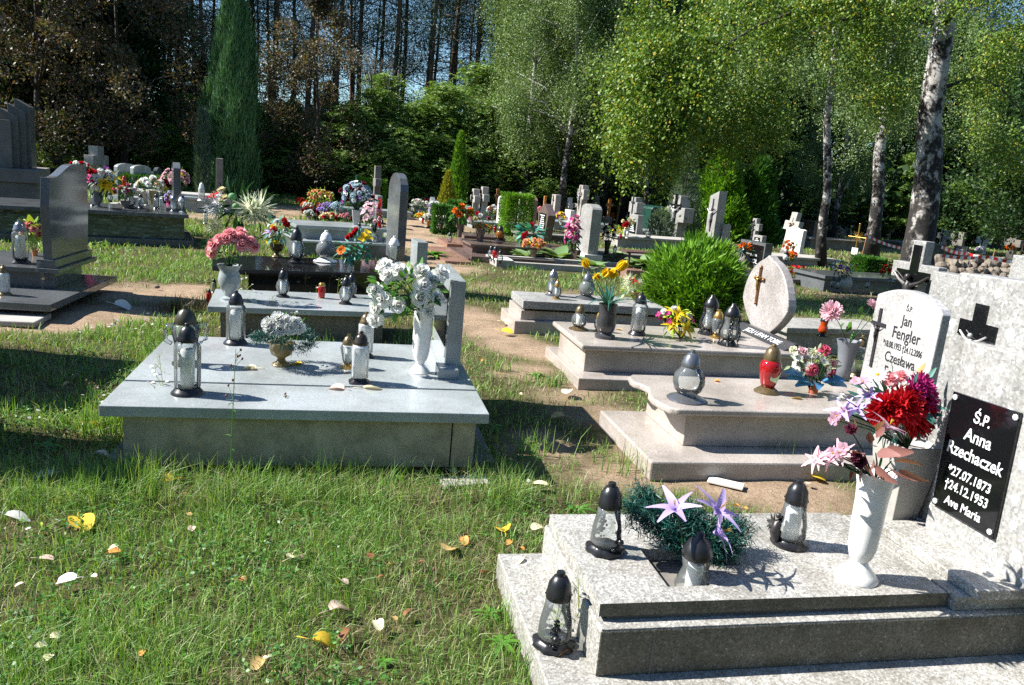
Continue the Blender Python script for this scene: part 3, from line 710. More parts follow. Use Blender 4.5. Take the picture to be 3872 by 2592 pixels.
def vase(kind, mat, label, u, v, z, vt, name='vase', cat='vase', parent=None, n=24, rz=0, group=None):
    p = at(u, v, z); h = ztop(p, vt) - z
    n = 4 if kind == 'taper' else n
    me = MB().lathe([(a * h, b * h) for a, b in VP[kind]], n, mod=None).mesh('body', mat, kind != 'taper' and True, bevel=.004 if kind == 'taper' else 0)
    t = thing(name, label, cat, p, rz if kind != 'taper' else R_(45 + 4), group=group)
    inst('body', me, t)
    return t, np.array([p[0], p[1], z + h * .93])
def potted(kind, mat, label, u, v, z, vt, cu, cv, ru, rv, items, leaf, cat='potted flowers', name='potted_flowers', group=None, **k):
    p = at(u, v, z); h = ztop(p, vt) - z
    t = thing(name, label, cat, p, 0, group)
    inst('pot', MB().lathe([(a * h, b * h) for a, b in VP[kind]], 4 if kind == 'taper' else 18).mesh('pot', mat, True), t)
    sub = np.array([p[0], p[1], z + h * .93]); pre = list(KIDS.get(t.name, []))
    # flowers hang on the same thing, measured from its base
    t2 = bq(label, p, cu, cv, ru, rv, items, leaf, parent=t, **k)
    return t
# ------------------------------------------------------------------ grave lanterns (unit height)
GP = {'tall': ([(.22, 0), (.22, .015), (.19, .05), (.16, .09)], [(.15, .09), (.172, .115), (.175, .65), (.165, .7), (.125, .745)], [(.128, .74), (.133, .785), (.12, .81), (.115, .84), (.09, .91), (.05, .95), (.036, .957), (.036, .993), (.03, 1)]),
      'square': ([(.21, 0), (.21, .015), (.17, .04), (.125, .1)], [(.14, .1), (.17, .13), (.17, .67), (.165, .71), (.13, .745)], [(.135, .74), (.14, .79), (.125, .81), (.11, .88), (.065, .945), (.04, .955), (.04, .993), (.035, 1)]),
      'oval': ([(.22, 0), (.225, .03), (.17, .06), (.13, .1)], [(.13, .1), (.2, .2), (.24, .36), (.21, .5), (.15, .6), (.15, .635)], [(.16, .63), (.165, .69), (.15, .73), (.13, .82), (.075, .92), (.05, .935), (.05, .99), (.04, 1)]),
      'globe': ([(.38, 0), (.39, .025), (.36, .05), (.3, .065), (.24, .1), (.18, .13)], [(.16, .12), (.26, .2), (.315, .36), (.29, .52), (.2, .63), (.17, .68)], [(.185, .67), (.19, .73), (.175, .76), (.155, .85), (.09, .93), (.055, .945), (.055, .99), (.05, 1)]),
      'cone': ([(.25, 0), (.27, .02), (.26, .055), (.2, .08), (.19, .1)], [(.19, .1), (.215, .16), (.2, .35), (.16, .55), (.15, .66)], [(.158, .65), (.162, .72), (.15, .75), (.14, .84), (.085, .935), (.055, .95), (.055, .99), (.05, 1)]),
      'hour': ([(.25, 0), (.25, .025), (.19, .05), (.14, .12)], [(.13, .12), (.2, .2), (.225, .32), (.18, .45), (.15, .55), (.175, .66), (.17, .7)], [(.18, .69), (.185, .74), (.165, .8), (.12, .89), (.055, .94), (.05, .99), (.04, 1)]),
      'heart': ([(.26, 0), (.26, .02), (.2, .07), (.13, .12)], [(.13, .12), (.16, .2), (.2, .38), (.225, .52), (.2, .63), (.16, .68)], [(.165, .67), (.17, .74), (.155, .78), (.14, .87), (.08, .94), (.05, .95), (.05, .99), (.04, 1)]),
      'jar': ([(.24, 0), (.24, .02), (.2, .03)], [(.2, .03), (.2, .1), (.27, .6), (.22, .78), (.2, .8)], [(.21, .79), (.22, .85), (.2, .97), (.16, 1)]),
      'amph': ([(.22, 0), (.22, .03), (.12, .06), (.1, .12)], [(.11, .12), (.16, .25), (.2, .45), (.23, .58), (.2, .66), (.16, .7)], [(.17, .69), (.175, .74), (.155, .8), (.11, .9), (.05, .94), (.045, 1)])}
LCACHE = {}
def lantern(kind, u, v, z, vt, label, lid=None, glass=None, base=None, candle=1, orn=None, wax=None, rz=None, group='grave lanterns'):
    lid = lid or BLK; base = base or lid; glass = glass or GCLR
    p = at(u, v, z); h = ztop(p, vt) - z
    t = thing('grave_lantern', label, 'lantern', p, rz if rz is not None else random.uniform(0, 6.28), group, h)
    far = h / dep(p) * F < 75
    key = (kind, lid.name, glass.name, base.name, candle, orn, far)
    if key not in LCACHE:
        bp, gp, lp = GP[kind]; n = 14 if far else 28; ms = []
        sq4 = (lambda a, z_: .95 / max(abs(math.cos(a)), abs(math.sin(a))) ** .8) if kind == 'square' else None
        flute = (lambda a, z_: 1 + .035 * math.cos(a * 12)) if orn == 'flute' else ((lambda a, z_: 1 + .03 * math.cos(a * 8 + z_ * 9)) if orn == 'swirl' else sq4)
        ms.append(('base', MB().lathe(bp, n, mod=sq4 if kind == 'square' else ((lambda a, z_: 1 + .06 * math.cos(a * 9)) if orn == 'relief' else None)).mesh('base', base, True)))
        ms.append(('glass', MB().lathe(gp, n if not orn else 48, mod=flute).mesh('glass', glass, 'all')))
        lb = MB().lathe(lp, n)
        for k in range(6):
            a = k * 1.047; q = lp[1][0]; lb.box((q * math.cos(a) - .008, q * math.sin(a) - .008, lp[1][1] - .03), (q * math.cos(a) + .008, q * math.sin(a) + .008, lp[1][1] - .012))
        ms.append(('lid', lb.mesh('lid', lid, True)))
        if candle:
            r0 = min(g_[0] for g_ in gp) * .78
            ms.append(('candle', MB().lathe([(r0 * .9, gp[0][1] + .01), (r0, gp[0][1] + .03), (r0, gp[-1][1] * .82), (r0 * .8, gp[-1][1] * .86)], 12).mesh('candle', glassm('candle_shell', (.85, .85, .82), .75, (1, 1, 1)), True)))
            if candle == 2: ms.append(('wax', MB().lathe([(r0 * .93, gp[0][1] + .012), (r0 * .96, gp[0][1] + .12)], 12).mesh('wax', AMBW, True)))
        if orn in ('relief', 'filigree'):
            rb = MB()
            if orn == 'relief':
                rr = random.Random(5)
                for sgn in (0, 2.6):
                    rb = MB() if sgn else rb
                    for k in range(40):
                        z_ = rr.uniform(.1, .45); a = sgn + rr.gauss(0, .22) * (1 - z_ * 1.3); q = .235 - z_ * .09
                        rb.ball((q * math.cos(a), q * math.sin(a), z_), rr.uniform(.012, .026), 6)
                    rb.ball((.25 * math.cos(sgn), .25 * math.sin(sgn), .22), .05, 8)
                    if not sgn: ms.append(('ornament', rb.mesh('ornament', lid, True)))
            else:
                for k in range(4):
                    a = k * 1.5708; zz = [.02, .1, .2, .32, .45, .57, .68, .74]; rs = [.24, .2, .235, .245, .2, .17, .19, .19]
                    for e in (-.16, .16): rb.tube([(q * math.cos(a + e), q * math.sin(a + e), z_) for q, z_ in zip(rs, zz)], .013, 5)
                    for z_, q in zip((.16, .27, .38, .5, .62), (.225, .245, .225, .19, .185)):
                        rb.tube([(q * math.cos(a + .15 * math.cos(s_)), q * math.sin(a + .15 * math.cos(s_)), z_ + .045 * math.sin(s_)) for s_ in np.linspace(0, 6.28, 9)], .009, 4)
            ms.append(('ornament', rb.mesh('ornament', lid, True)))
        LCACHE[key] = ms
    for nme, me in LCACHE[key]: inst(nme, me, t)
    return t, h
Z1, Z1P, Z2, Z3, Z4, Z7, Z8, Z9, Z10, Z11, Z12 = .328, .1, .355, .315, .335, .36, .3, .4, .48, .35, .5
L = lantern
# on the grave with the black plaque
lt, h_ = L('cone', 2285, 2082, Z1, 1825, 'black-lidded conical lantern with rose relief near the slab corner', orn='relief', candle=0, rz=-1.0)
q = ony(2618, 2225, HY0 + 2.087 + .065); q = proj((q[0], q[1], .2)); L('hour', q[0], q[1], .2, 2013, 'hourglass lantern with black lid sunk in the square planter hole', BLK, rz=0)
lt, h_ = L('cone', 2982, 2058, Z1, 1814, 'black-lidded lantern with an angel figure clinging to its glass', candle=1, rz=2.5)
an = MB(); an.tube([(-.2, -.1, .06), (-.24, -.1, .2), (-.22, -.08, .34), (-.17, -.07, .42)], [.05, .075, .06, .03], 8); an.ball((-.22, -.1, .45), .045, 8)
for k in range(5): an.petal((-.23, -.06, .3), (-.1 - .05 * k, .2, .3 - .16 * k), (-1, 0, .2), .2, .08, .2)
an.build('angel_figure', IRON, lt, True, rot=(0, 0, -2.5 - .4))
L('cone', 2092, 2437, Z1P, 2162, 'black-lidded conical lantern standing low on the plinth beside the kerb', orn='relief', candle=0, rz=1.9)
# on the moulded granite grave
L('globe', 2595, 1512, Z2, 1324, 'round glass globe lantern with silver lid on ringed silver base', SLV, candle=0)
lt, h_ = L('heart', 2899, 1484, Z2, 1303, 'red glass lantern with bronze lid and four-footed bronze base', BRZ, GRED, candle=0)
MB().add([(-.2 * math.cos(a) * 1.0 - .0, -.21 * math.sin(a) - .0, z) for a, z in ((.2, .3), (.9, .24), (1.5, .4), (1.3, .56), (.7, .6), (.25, .5))], [(0, 1, 2, 3, 4, 5)]).build('heart_label', plain('white_green_paint', (.6, .75, .4), .5, .3, 20), lt)
L('tall', 3236, 1425, Z2, 1268, 'fluted clear lantern with bronze lid behind the mixed bouquet', BRZ, orn='flute', candle=0)
L('hour', 3108, 1272, .3, 1192, 'small red glass lantern on dark base beside the pink flower', BLK, GORG, candle=0)
# on the teardrop grave
L('globe', 2187, 1247, Z3, 1151, 'small globe lantern with white candle and pointed black lid', BRZ, candle=1)
L('oval', 2262, 1254, Z3, 1174, 'gold-lidded lantern half hidden behind the tulip vase', GLD)
L('tall', 2409, 1266, Z3, 1107, 'swirled clear lantern with black lid and rocky black base', BLK, orn='swirl')
L('hour', 2675, 1264, Z3, 1115, 'filigree-caged black lantern against the green bush', BLK, orn='filigree')
L('amph', 2706, 1277, Z3, 1171, 'slender gold-lidded lantern between two caged lanterns', GLD, candle=0)
L('hour', 2752, 1306, Z3, 1148, 'filigree-caged black lantern beside the dark book plate', BLK, orn='filigree', candle=0)
# on the stepped terrazzo grave
L('hour', 2085, 1118, Z4, 1019, 'tall silver-lidded lantern on the white stepped slab', SLV)
L('oval', 2103, 1131, Z4, 1057, 'gold-lidded oval lantern on the white stepped slab', GLD)
L('globe', 2215, 1130, Z4, 1029, 'black-lidded globe lantern with silver base and silver tracery on the white slab', SLV, GSMK, candle=0)
# on the big slab
L('tall', 709, 1488, Z7, 1222, 'tall ribbed lantern with orange wax and black lid at the slab edge', BLK, orn='flute', candle=2)
lt, h_ = L('amph', 703, 1378, Z7, 1155, 'broad glass lantern with olive-black lid and glass handles', plain('olive_black_plastic', (.04, .037, .02), .3, .1), candle=0, rz=0.3)
hb = MB()
for sg in (-1, 1): hb.tube([(sg * .17, 0, .68), (sg * .3, 0, .66), (sg * .32, 0, .58), (sg * .31, 0, .42), (sg * .22, 0, .36)], .035, 8)
hb.build('handle', GCLR, lt, 'all')
L('tall', 891, 1300, Z7, 1099, 'hexagonal lantern with pale candle and shiny black lid', BLK, candle=2)
L('square', 1358, 1446, Z7, 1254, 'square ribbed lantern with black-bronze lid and black foot', plain('black_bronze', (.05, .04, .028), .25, .2, metal=.5), GWHT, BLK, orn=None, rz=.05)
L('amph', 1314, 1391, Z7, 1264, 'clear amphora lantern with bronze lid and gold foot behind the square lantern', BRZ, candle=2, base=GLD)
L('square', 1379, 1349, Z7, 1180, 'tall milky lantern with old gold lid next to the white vase', BRZ, GWHT, BLK, rz=.1)
# on the light grey slab
L('oval', 1069, 1123, Z8, 1015, 'round clear lantern with yellow wax and black lid', BLK, candle=2)
L('jar', 1216, 1128, Z8, 1071, 'small red lantern with gold lid on the grey slab', GLD, GRED, candle=0)
L('oval', 1306, 1150, Z8, 1042, 'oval clear lantern with black lid in front of its twin', BLK)
L('oval', 1327, 1124, Z8, 1034, 'oval clear lantern half hidden behind its twin', BLK, candle=0)
L('tall', 809, 1108, .03, 1053, 'black-lidded lantern in the shade at the head of the grass tuft', BLK, GSMK, candle=0)
L('tall', 790, 1146, .03, 1092, 'dark red lantern with ringed black lid low beside the grey slab', BLK, GRED, candle=0)
# on the black slab and the grave behind
L('oval', 1119, 994, Z9, 858, 'large oval lantern with black lid and base on the black slab', BLK)
L('globe', 1230, 990, Z9, 872, 'smoky globe lantern with white lid and white foot', WHT, GSMK, candle=0)
L('oval', 1358, 880, Z10, 840, 'small black lantern behind the yellow pansies', BLK, GSMK)
L('amph', 1486, 1006, Z9, 893, 'crystal glass angel-shaped lantern at the foot of the tall headstone', WHT, GCLR, candle=0)
# on the dark polished grave and the veined one
L('square', 80, 995, Z11, 832, 'large square glass lantern with silver-black domed lid', SLV, GCLR, BLK, candle=1, rz=.25)
L('tall', 17, 1115, .15, 1002, 'clear lantern with bronze-black lid on the dark plinth', BRZ, GWHT, candle=0)
for k, u, v, z, vt, s, lid, gl in (('globe', 492, 787, Z12, 721, 'ribbed glass globe lantern on a black tray', BLK, GCLR), ('square', 532, 788, Z12, 732, 'squat square lantern with black dome lid beside the ribbed globe', BLK, GCLR), ('tall', 591, 791, Z12, 732, 'slim lantern with yellow wax on the veined grave', BLK, GCLR),
        ('hour', 656, 803, Z12, 738, 'curvy clear lantern with silver-black lid near the dark headstone', SLV, GCLR), ('amph', 685, 803, Z12, 744, 'all-glass pointed lantern touching the dark headstone', WHT, GCLR), ('amph', 455, 877, .085, 805, 'slim amphora lantern on the ledge below the globe lantern', BLK, GCLR),
        ('amph', 604, 884, .085, 812, 'slim amphora lantern on the ledge nearer the dark headstone', BLK, GCLR), ('tall', 352, 780, Z12, 724, 'lantern with black lid partly behind the wavy headstone', BLK, GCLR), ('oval', 417, 765, Z12, 722, 'small black-lidded lantern behind the pink bouquet', BLK, GCLR),
        ('heart', 470, 705, 1.0, 663, 'orange-red glass lantern in front of the pale headstones', GORG, GORG), ('tall', 762, 760, .3, 690, 'white lantern with red stripe next to the tall cypress', WHT, GWHT), ('tall', 777, 847, .03, 793, 'milky lantern with black lid beside the veined grave', BLK, GWHT)):
    L(k, u, v, z, vt, s, lid, gl, candle=1 if gl is GCLR else 0)
# farther away
for k, u, v, z, vt, s, lid, gl in (('oval', 1855, 979, .08, 927, 'clear lantern behind the red one on the kerb corner', BLK, GCLR), ('heart', 1871, 987, .08, 930, 'red lantern with black lid on the kerb corner', BLK, GRED), ('oval', 1889, 996, .08, 945, 'clear lantern in front of the red one on the kerb corner', BLK, GCLR),
        ('globe', 1889, 912, .21, 852, 'wide amber glass lantern with black lid on the brown slab', BLK, GAMB), ('heart', 1871, 880, .3, 848, 'red lantern tucked behind the amber one', BLK, GRED), ('oval', 1699, 921, .05, 877, 'clear round lantern beside the brown planter', BLK, GCLR),
        ('heart', 1622, 862, 0, 817, 'large dark amber lantern standing on the sand', BLK, GAMB), ('tall', 1641, 876, 0, 833, 'clear lantern next to the small clipped hedge', BLK, GCLR), ('heart', 1598, 846, .1, 822, 'red lantern on a low stone kerb', BLK, GRED),
        ('oval', 2968, 990, .2, 946, 'milky lantern below the marble headstone', BLK, GWHT), ('oval', 3116, 1062, .15, 1030, 'small milky lantern beside the red flower bed', BLK, GWHT), ('oval', 3146, 1087, .3, 1047, 'dark patterned lantern beside the grey urn', BLK, GSMK), ('oval', 3166, 1093, .3, 1053, 'dark patterned lantern touching the grey urn', BLK, GSMK),
        ('oval', 3278, 1090, .3, 1053, 'clear lantern alone on the shaded slab', BLK, GCLR), ('globe', 2450, 901, .3, 864, 'clear globe lantern near the green waste bin', BLK, GCLR), ('tall', 2361, 892, .3, 858, 'white and gold lantern by the cross pillar', GLD, GWHT), ('square', 1289, 808, .3, 768, 'small black house-shaped lantern among the pots', BLK, GCLR),
        ('amph', 2323, 963, .15, 926, 'small bronze-white lantern by the rusty bench', BRZ, GWHT), ('oval', 2346, 905, .3, 880, 'small red lantern below the cross pillar', BLK, GRED), ('heart', 2370, 901, .3, 876, 'clear lantern below the cross pillar', WHT, GCLR)):
    L(k, u, v, z, vt, s, lid, gl, candle=0)

# ------------------------------------------------------------------ bouquets, vases, pots
V_ = vase
# white roses in the white vase
t, rim = V_('flute', WHT, 'white plastic vase holding the white roses on the big slab', 1587, 1408, Z7, 1172)
q4 = lambda *a: [(1050 + x * .3826, 1000 + y * .3826) for x, y in a]
bq('bouquet of white roses with bright green leaves', rim, 1545, 1108, 140, 115, [('rose', 'white', 36, q4((1430, 215), (1405, 335), (1570, 330), (1190, 400), (1480, 465), (1035, 350), (965, 260), (1090, 110), (1200, 70), (1610, 95), (985, 420), (970, 540), (1420, 80), (1060, 30), (1530, 160)))], ('green', 150, 40, .55))
# wreath with white blossoms in the bronze urn
t, rim = V_('urn', OLVG, 'olive-gold plastic urn on the big slab', 1063, 1382, Z7, 1296, n=28)
def tinsel(name, c, pts, rad, n, L_, parent, seed):
    """needle garland along a path"""
    pts = np.array(pts); rr = np.random.default_rng(seed); k = rr.uniform(0, len(pts) - 1.001, n); i = k.astype(int); f = (k - i)[:, None]
    P = pts[i] * (1 - f) + pts[i + 1] * f + rr.normal(size=(n, 3)) * rad * .45
    D = nrm(rr.normal(size=(n, 3))); me = quads_mesh(name, leaves(P, D, L_ * rr.uniform(.6, 1.3, n), .0035), LM('tinsel')); return inst(name, me, parent)
t = bq('wreath of white blossoms and dark tinsel with pale ribbons', rim, 1070, 1232, 85, 42, [('carn', 'white', 31, [(1015, 1228), (1050, 1205), (1085, 1215), (1115, 1222), (1060, 1245), (1100, 1240), (1030, 1250), (1130, 1240)])], ('green', 14, 24), name='flower_wreath', cat='wreath')
c = ony(1072, 1270, rim[1]); a_ = np.linspace(0, 6.2832, 24)
tinsel('garland', c, [(c[0] - rim[0] + .165 * math.cos(a), .15 * math.sin(a), c[2] - rim[2] + .03 * math.sin(2 * a) - .02 * abs(math.cos(a))) for a in a_], .03, 2600, .04, t, 1)
# wreath with lilies in the planter hole
p = at(2600, 2150, Z1)
t = bq('dark green tinsel wreath with three lilac lilies lying over the planter hole', p, 2640, 1960, 130, 90, [('lily', 'lilac', 62, [(2553, 1915), (2722, 1925), (2728, 2010)])], None, name='flower_wreath', cat='wreath')
gp_ = [ony(u, v, y_) - p for u, v, y_ in ((2375, 1905, 2.55), (2430, 1960, 2.5), (2500, 2000, 2.47), (2550, 2030, 2.45), (2600, 2060, 2.44), (2560, 1960, 2.5), (2620, 1930, 2.5), (2690, 2060, 2.42), (2740, 2090, 2.38), (2770, 2040, 2.42), (2800, 1990, 2.47), (2720, 1990, 2.47), (2620, 2020, 2.45), (2710, 2120, 2.38))]
tinsel('garland', p, gp_, .05, 9000, .035, t, 2)
tinsel('garland', p, [ony(u, v, y_) - p for u, v, y_ in ((2420, 1870, 2.6), (2480, 1930, 2.55), (2560, 1990, 2.5), (2640, 2010, 2.48), (2700, 2080, 2.4))], .055, 5000, .035, t, 3)
# white vase with burgundy leaves
t, rim = V_('flare', WHT, 'tall white plastic vase with flared rim and burgundy leaves', 3237, 2185, Z1, 1785)
q8 = lambda *a: [(3072 + x * .3826, 1500 + y * .3826) for x, y in a]
bq('bouquet of burgundy leaves and mauve blossoms in the tall white vase', rim, 3290, 1700, 110, 95, [('leaf', 'burgl', 55, q8((640, 560), (800, 640), (760, 700), (430, 560), (850, 720), (620, 690), (500, 690), (720, 540))), ('lily', 'mauve', 45, q8((760, 290))), ('carn', 'burg', 28, q8((430, 590), (380, 330), (470, 640))),
    ('lily', 'palepink', 34, q8((20, 620), (60, 600), (170, 610), (280, 570))), ('simple', 'mauve', 26, q8((310, 510), (200, 560)))], ('burgl', 12, 60, .5))
# concrete pot with chrysanthemums
t, rim = V_('taper', CONC, 'square tapered concrete pot full of chrysanthemums', 3376, 1962, Z1, 1668)
q7 = lambda *a: [(3072 + x * .3826, 1000 + y * .3826) for x, y in a]
bq('big mixed bouquet of crimson and magenta chrysanthemums', rim, 3400, 1530, 170, 125, [('mum', 'magenta', 54, q7((1070, 1200), (1130, 1310), (1110, 1400))), ('mum', 'red', 70, q7((740, 1420), (1030, 1480), (900, 1400), (1060, 1560))), ('mum', 'red', 55, q7((660, 1480), (1000, 1560))), ('mum', 'magenta', 46, q7((1140, 1490), (1010, 1240))), ('daisy', 'white', 36, q7((640, 1090))), ('rose', 'pink', 30, q7((770, 1140), (870, 1110))),
    ('leaf', 'orangel', 28, q7((1030, 1080))), ('lily', 'lilac', 34, q7((430, 1420), (560, 1290), (300, 1440))), ('tulip', 'white', 26, q7((300, 1320), (900, 1200))), ('simple', 'mauve', 22, q7((240, 1500), (210, 1540), (330, 1470), (430, 1160), (500, 1160))), ('lily', 'white', 34, q8((740, 270))), ('simple', 'orange', 18, q7((910, 1450)))],
   ('bluegreen', 90, 50, .4))
# roses in the terracotta pot with blue ribbon
t = potted('pot', TERC, 'terracotta pot of pink roses and daisies with blue ribbon leaves', 3073, 1488, Z2, 1446, 3070, 1380, 92, 66, [('rose', 'rose', 27, [(3115, 1326), (3071, 1399), (3135, 1404)]), ('rose', 'palepink', 20, [(3035, 1330), (3150, 1375)]), ('daisy', 'white', 15, 16), ('carn', 'ivory', 18, [(3000, 1325), (3075, 1335)])], ('pale', 60, 24))
c = at(3073, 1488, Z2); rb = MB()
for k, (u, v, s) in enumerate(((3010, 1445, .1), (3045, 1470, .08), (3085, 1475, .08), (2990, 1420, .08), (3130, 1460, .1), (3160, 1470, .1))):
    q = ony(u, v, c[1] - .06) - c; rb.petal(q * .5 + [0, 0, .06], q - [0, 0, .02], (0, -.6, 1), .15, s * 1.1, .4, .15, 0, 5)
rb.build('ribbon', LM('blue'), t, smooth='all', fix=False)
# grey conical vase with long-stemmed carnations
t, rim = V_('cone', plain('lead_grey_plastic', (.16, .17, .19), .4, .12), 'dark grey conical vase behind the roses', 3185, 1432, Z2, 1289)
bq('two long-stemmed pink and purple chrysanthemums in the grey vase', rim, 3240, 1200, 110, 60, [('mum', 'palepink', 44, [(3146, 1180)]), ('mum', 'purple', 34, [(3342, 1157)]), ('mum', 'palepink', 22, [(3298, 1153)])], ('green', 14, 40))
# yellow tulips
t, rim = V_('cup', granite('granite_charcoal', [(0, (.03, .03, .033)), (.5, (.06, .06, .065)), (.85, (.11, .11, .115))], 260, .2), 'dark granite vase of yellow tulips', 2286, 1278, Z3, 1150)
t = bq('five yellow tulips with long arching leaves', rim, 2285, 1050, 80, 60, [('tulip', 'yellow', 31, [(2217, 1000), (2290, 1035), (2315, 1037), (2257, 1050), (2347, 1010)])], None)
lb = MB(); rr = random.Random(4)
for k in range(26):
    a = rr.uniform(0, 6.28); d = (math.cos(a) * .7, math.sin(a) * .7, 1.0); lb.petal((0, 0, -.02), d, (-math.cos(a), -math.sin(a), .6), rr.uniform(.2, .42), .018 if k > 9 else .035, rr.uniform(.2, .9), .1, 0, 6)
lb.build('foliage', LM('bluegreen'), t, smooth='all', fix=False)
# lilies on the teardrop grave
potted('bowl', CONCD, 'low arrangement of yellow lilies and small magenta blossoms on the granite slab', 2575, 1278, Z3, 1255, 2562, 1215, 72, 52, [('lily', 'yellow', 36, [(2595, 1238), (2564, 1182)]), ('lily', 'yellow', 24, [(2540, 1225)]), ('simple', 'magenta', 12, [(2490, 1190), (2500, 1205), (2530, 1215), (2535, 1240), (2620, 1215), (2610, 1200), (2525, 1185)]), ('carn', 'white', 13, [(2605, 1200), (2548, 1168), (2510, 1180), (2580, 1210)])], ('lime', 50, 28))
potted('pot', OLVG, 'pot of cream lilies and one red bloom in front of the bush', 2397, 1135, Z4, 1105, 2385, 1085, 32, 40, [('spider', 'ivory', 26, 4), ('lily', 'red', 16, [(2397, 1060)])], ('lime', 30, 20))
# granite goblet with pink roses
t, rim = V_('goblet', GRAN, 'grey granite goblet vase with pink roses', 866, 1132, Z8, 1002)
q6 = lambda *a: [(700 + x * .3826, 560 + y * .3826) for x, y in a]
bq('bouquet of large pink roses above the granite goblet', rim, 883, 935, 90, 58, [('rose', 'pink', 27, q6((345, 900), (440, 855), (545, 840), (285, 965), (560, 965), (685, 980), (265, 1035), (410, 900), (480, 880), (640, 930), (560, 880)))], ('green', 70, 24))
t, rim = V_('urn', BRZ, 'dark bronze urn on the black slab', 1046, 972, Z9, 920)
bq('mixed bouquet with a red rose and teal leaves in the bronze urn', rim, 1052, 872, 46, 50, [('rose', 'red', 14, [(1036, 868), (1085, 850), (1075, 835)]), ('lily', 'lilac', 15, [(1022, 875)]), ('simple', 'yellow', 12, [(1030, 858), (1045, 915), (1010, 910)]), ('carn', 'white', 10, 5)], ('teal', 60, 26))
potted('pot', OLVG, 'small olive pot with red and yellow tulips and pale teal leaves', 1350, 1017, Z9, 984, 1345, 940, 64, 52, [('tulip', 'red', 16, q6((1605, 890), (1672, 845), (1690, 815), (1640, 870))), ('simple', 'yellow', 18, q6((1770, 890), (1800, 835), (1745, 905), (1820, 890), (1765, 860))), ('simple', 'orange', 18, q6((1560, 1010), (1530, 1020)))], ('teal', 80, 30))
# white spider blooms behind
p = at(925, 893, 0)
t = bq('wild bouquet of white spider blooms and green pompoms', p, 905, 790, 110, 65, [('spider', 'ivory', 58, q6((690, 640), (740, 590), (640, 600))), ('spider', 'white', 44, q6((320, 560), (300, 620))), ('spider', 'ivory', 40, q6((320, 750), (290, 780))), ('ball', 'greenp', 16, q6((465, 485), (615, 515), (500, 580), (690, 560))), ('lily', 'red', 20, q6((285, 455), (260, 480))), ('carn', 'cream', 16, q6((390, 500), (360, 420)))], ('dark', 90, 60, .22))
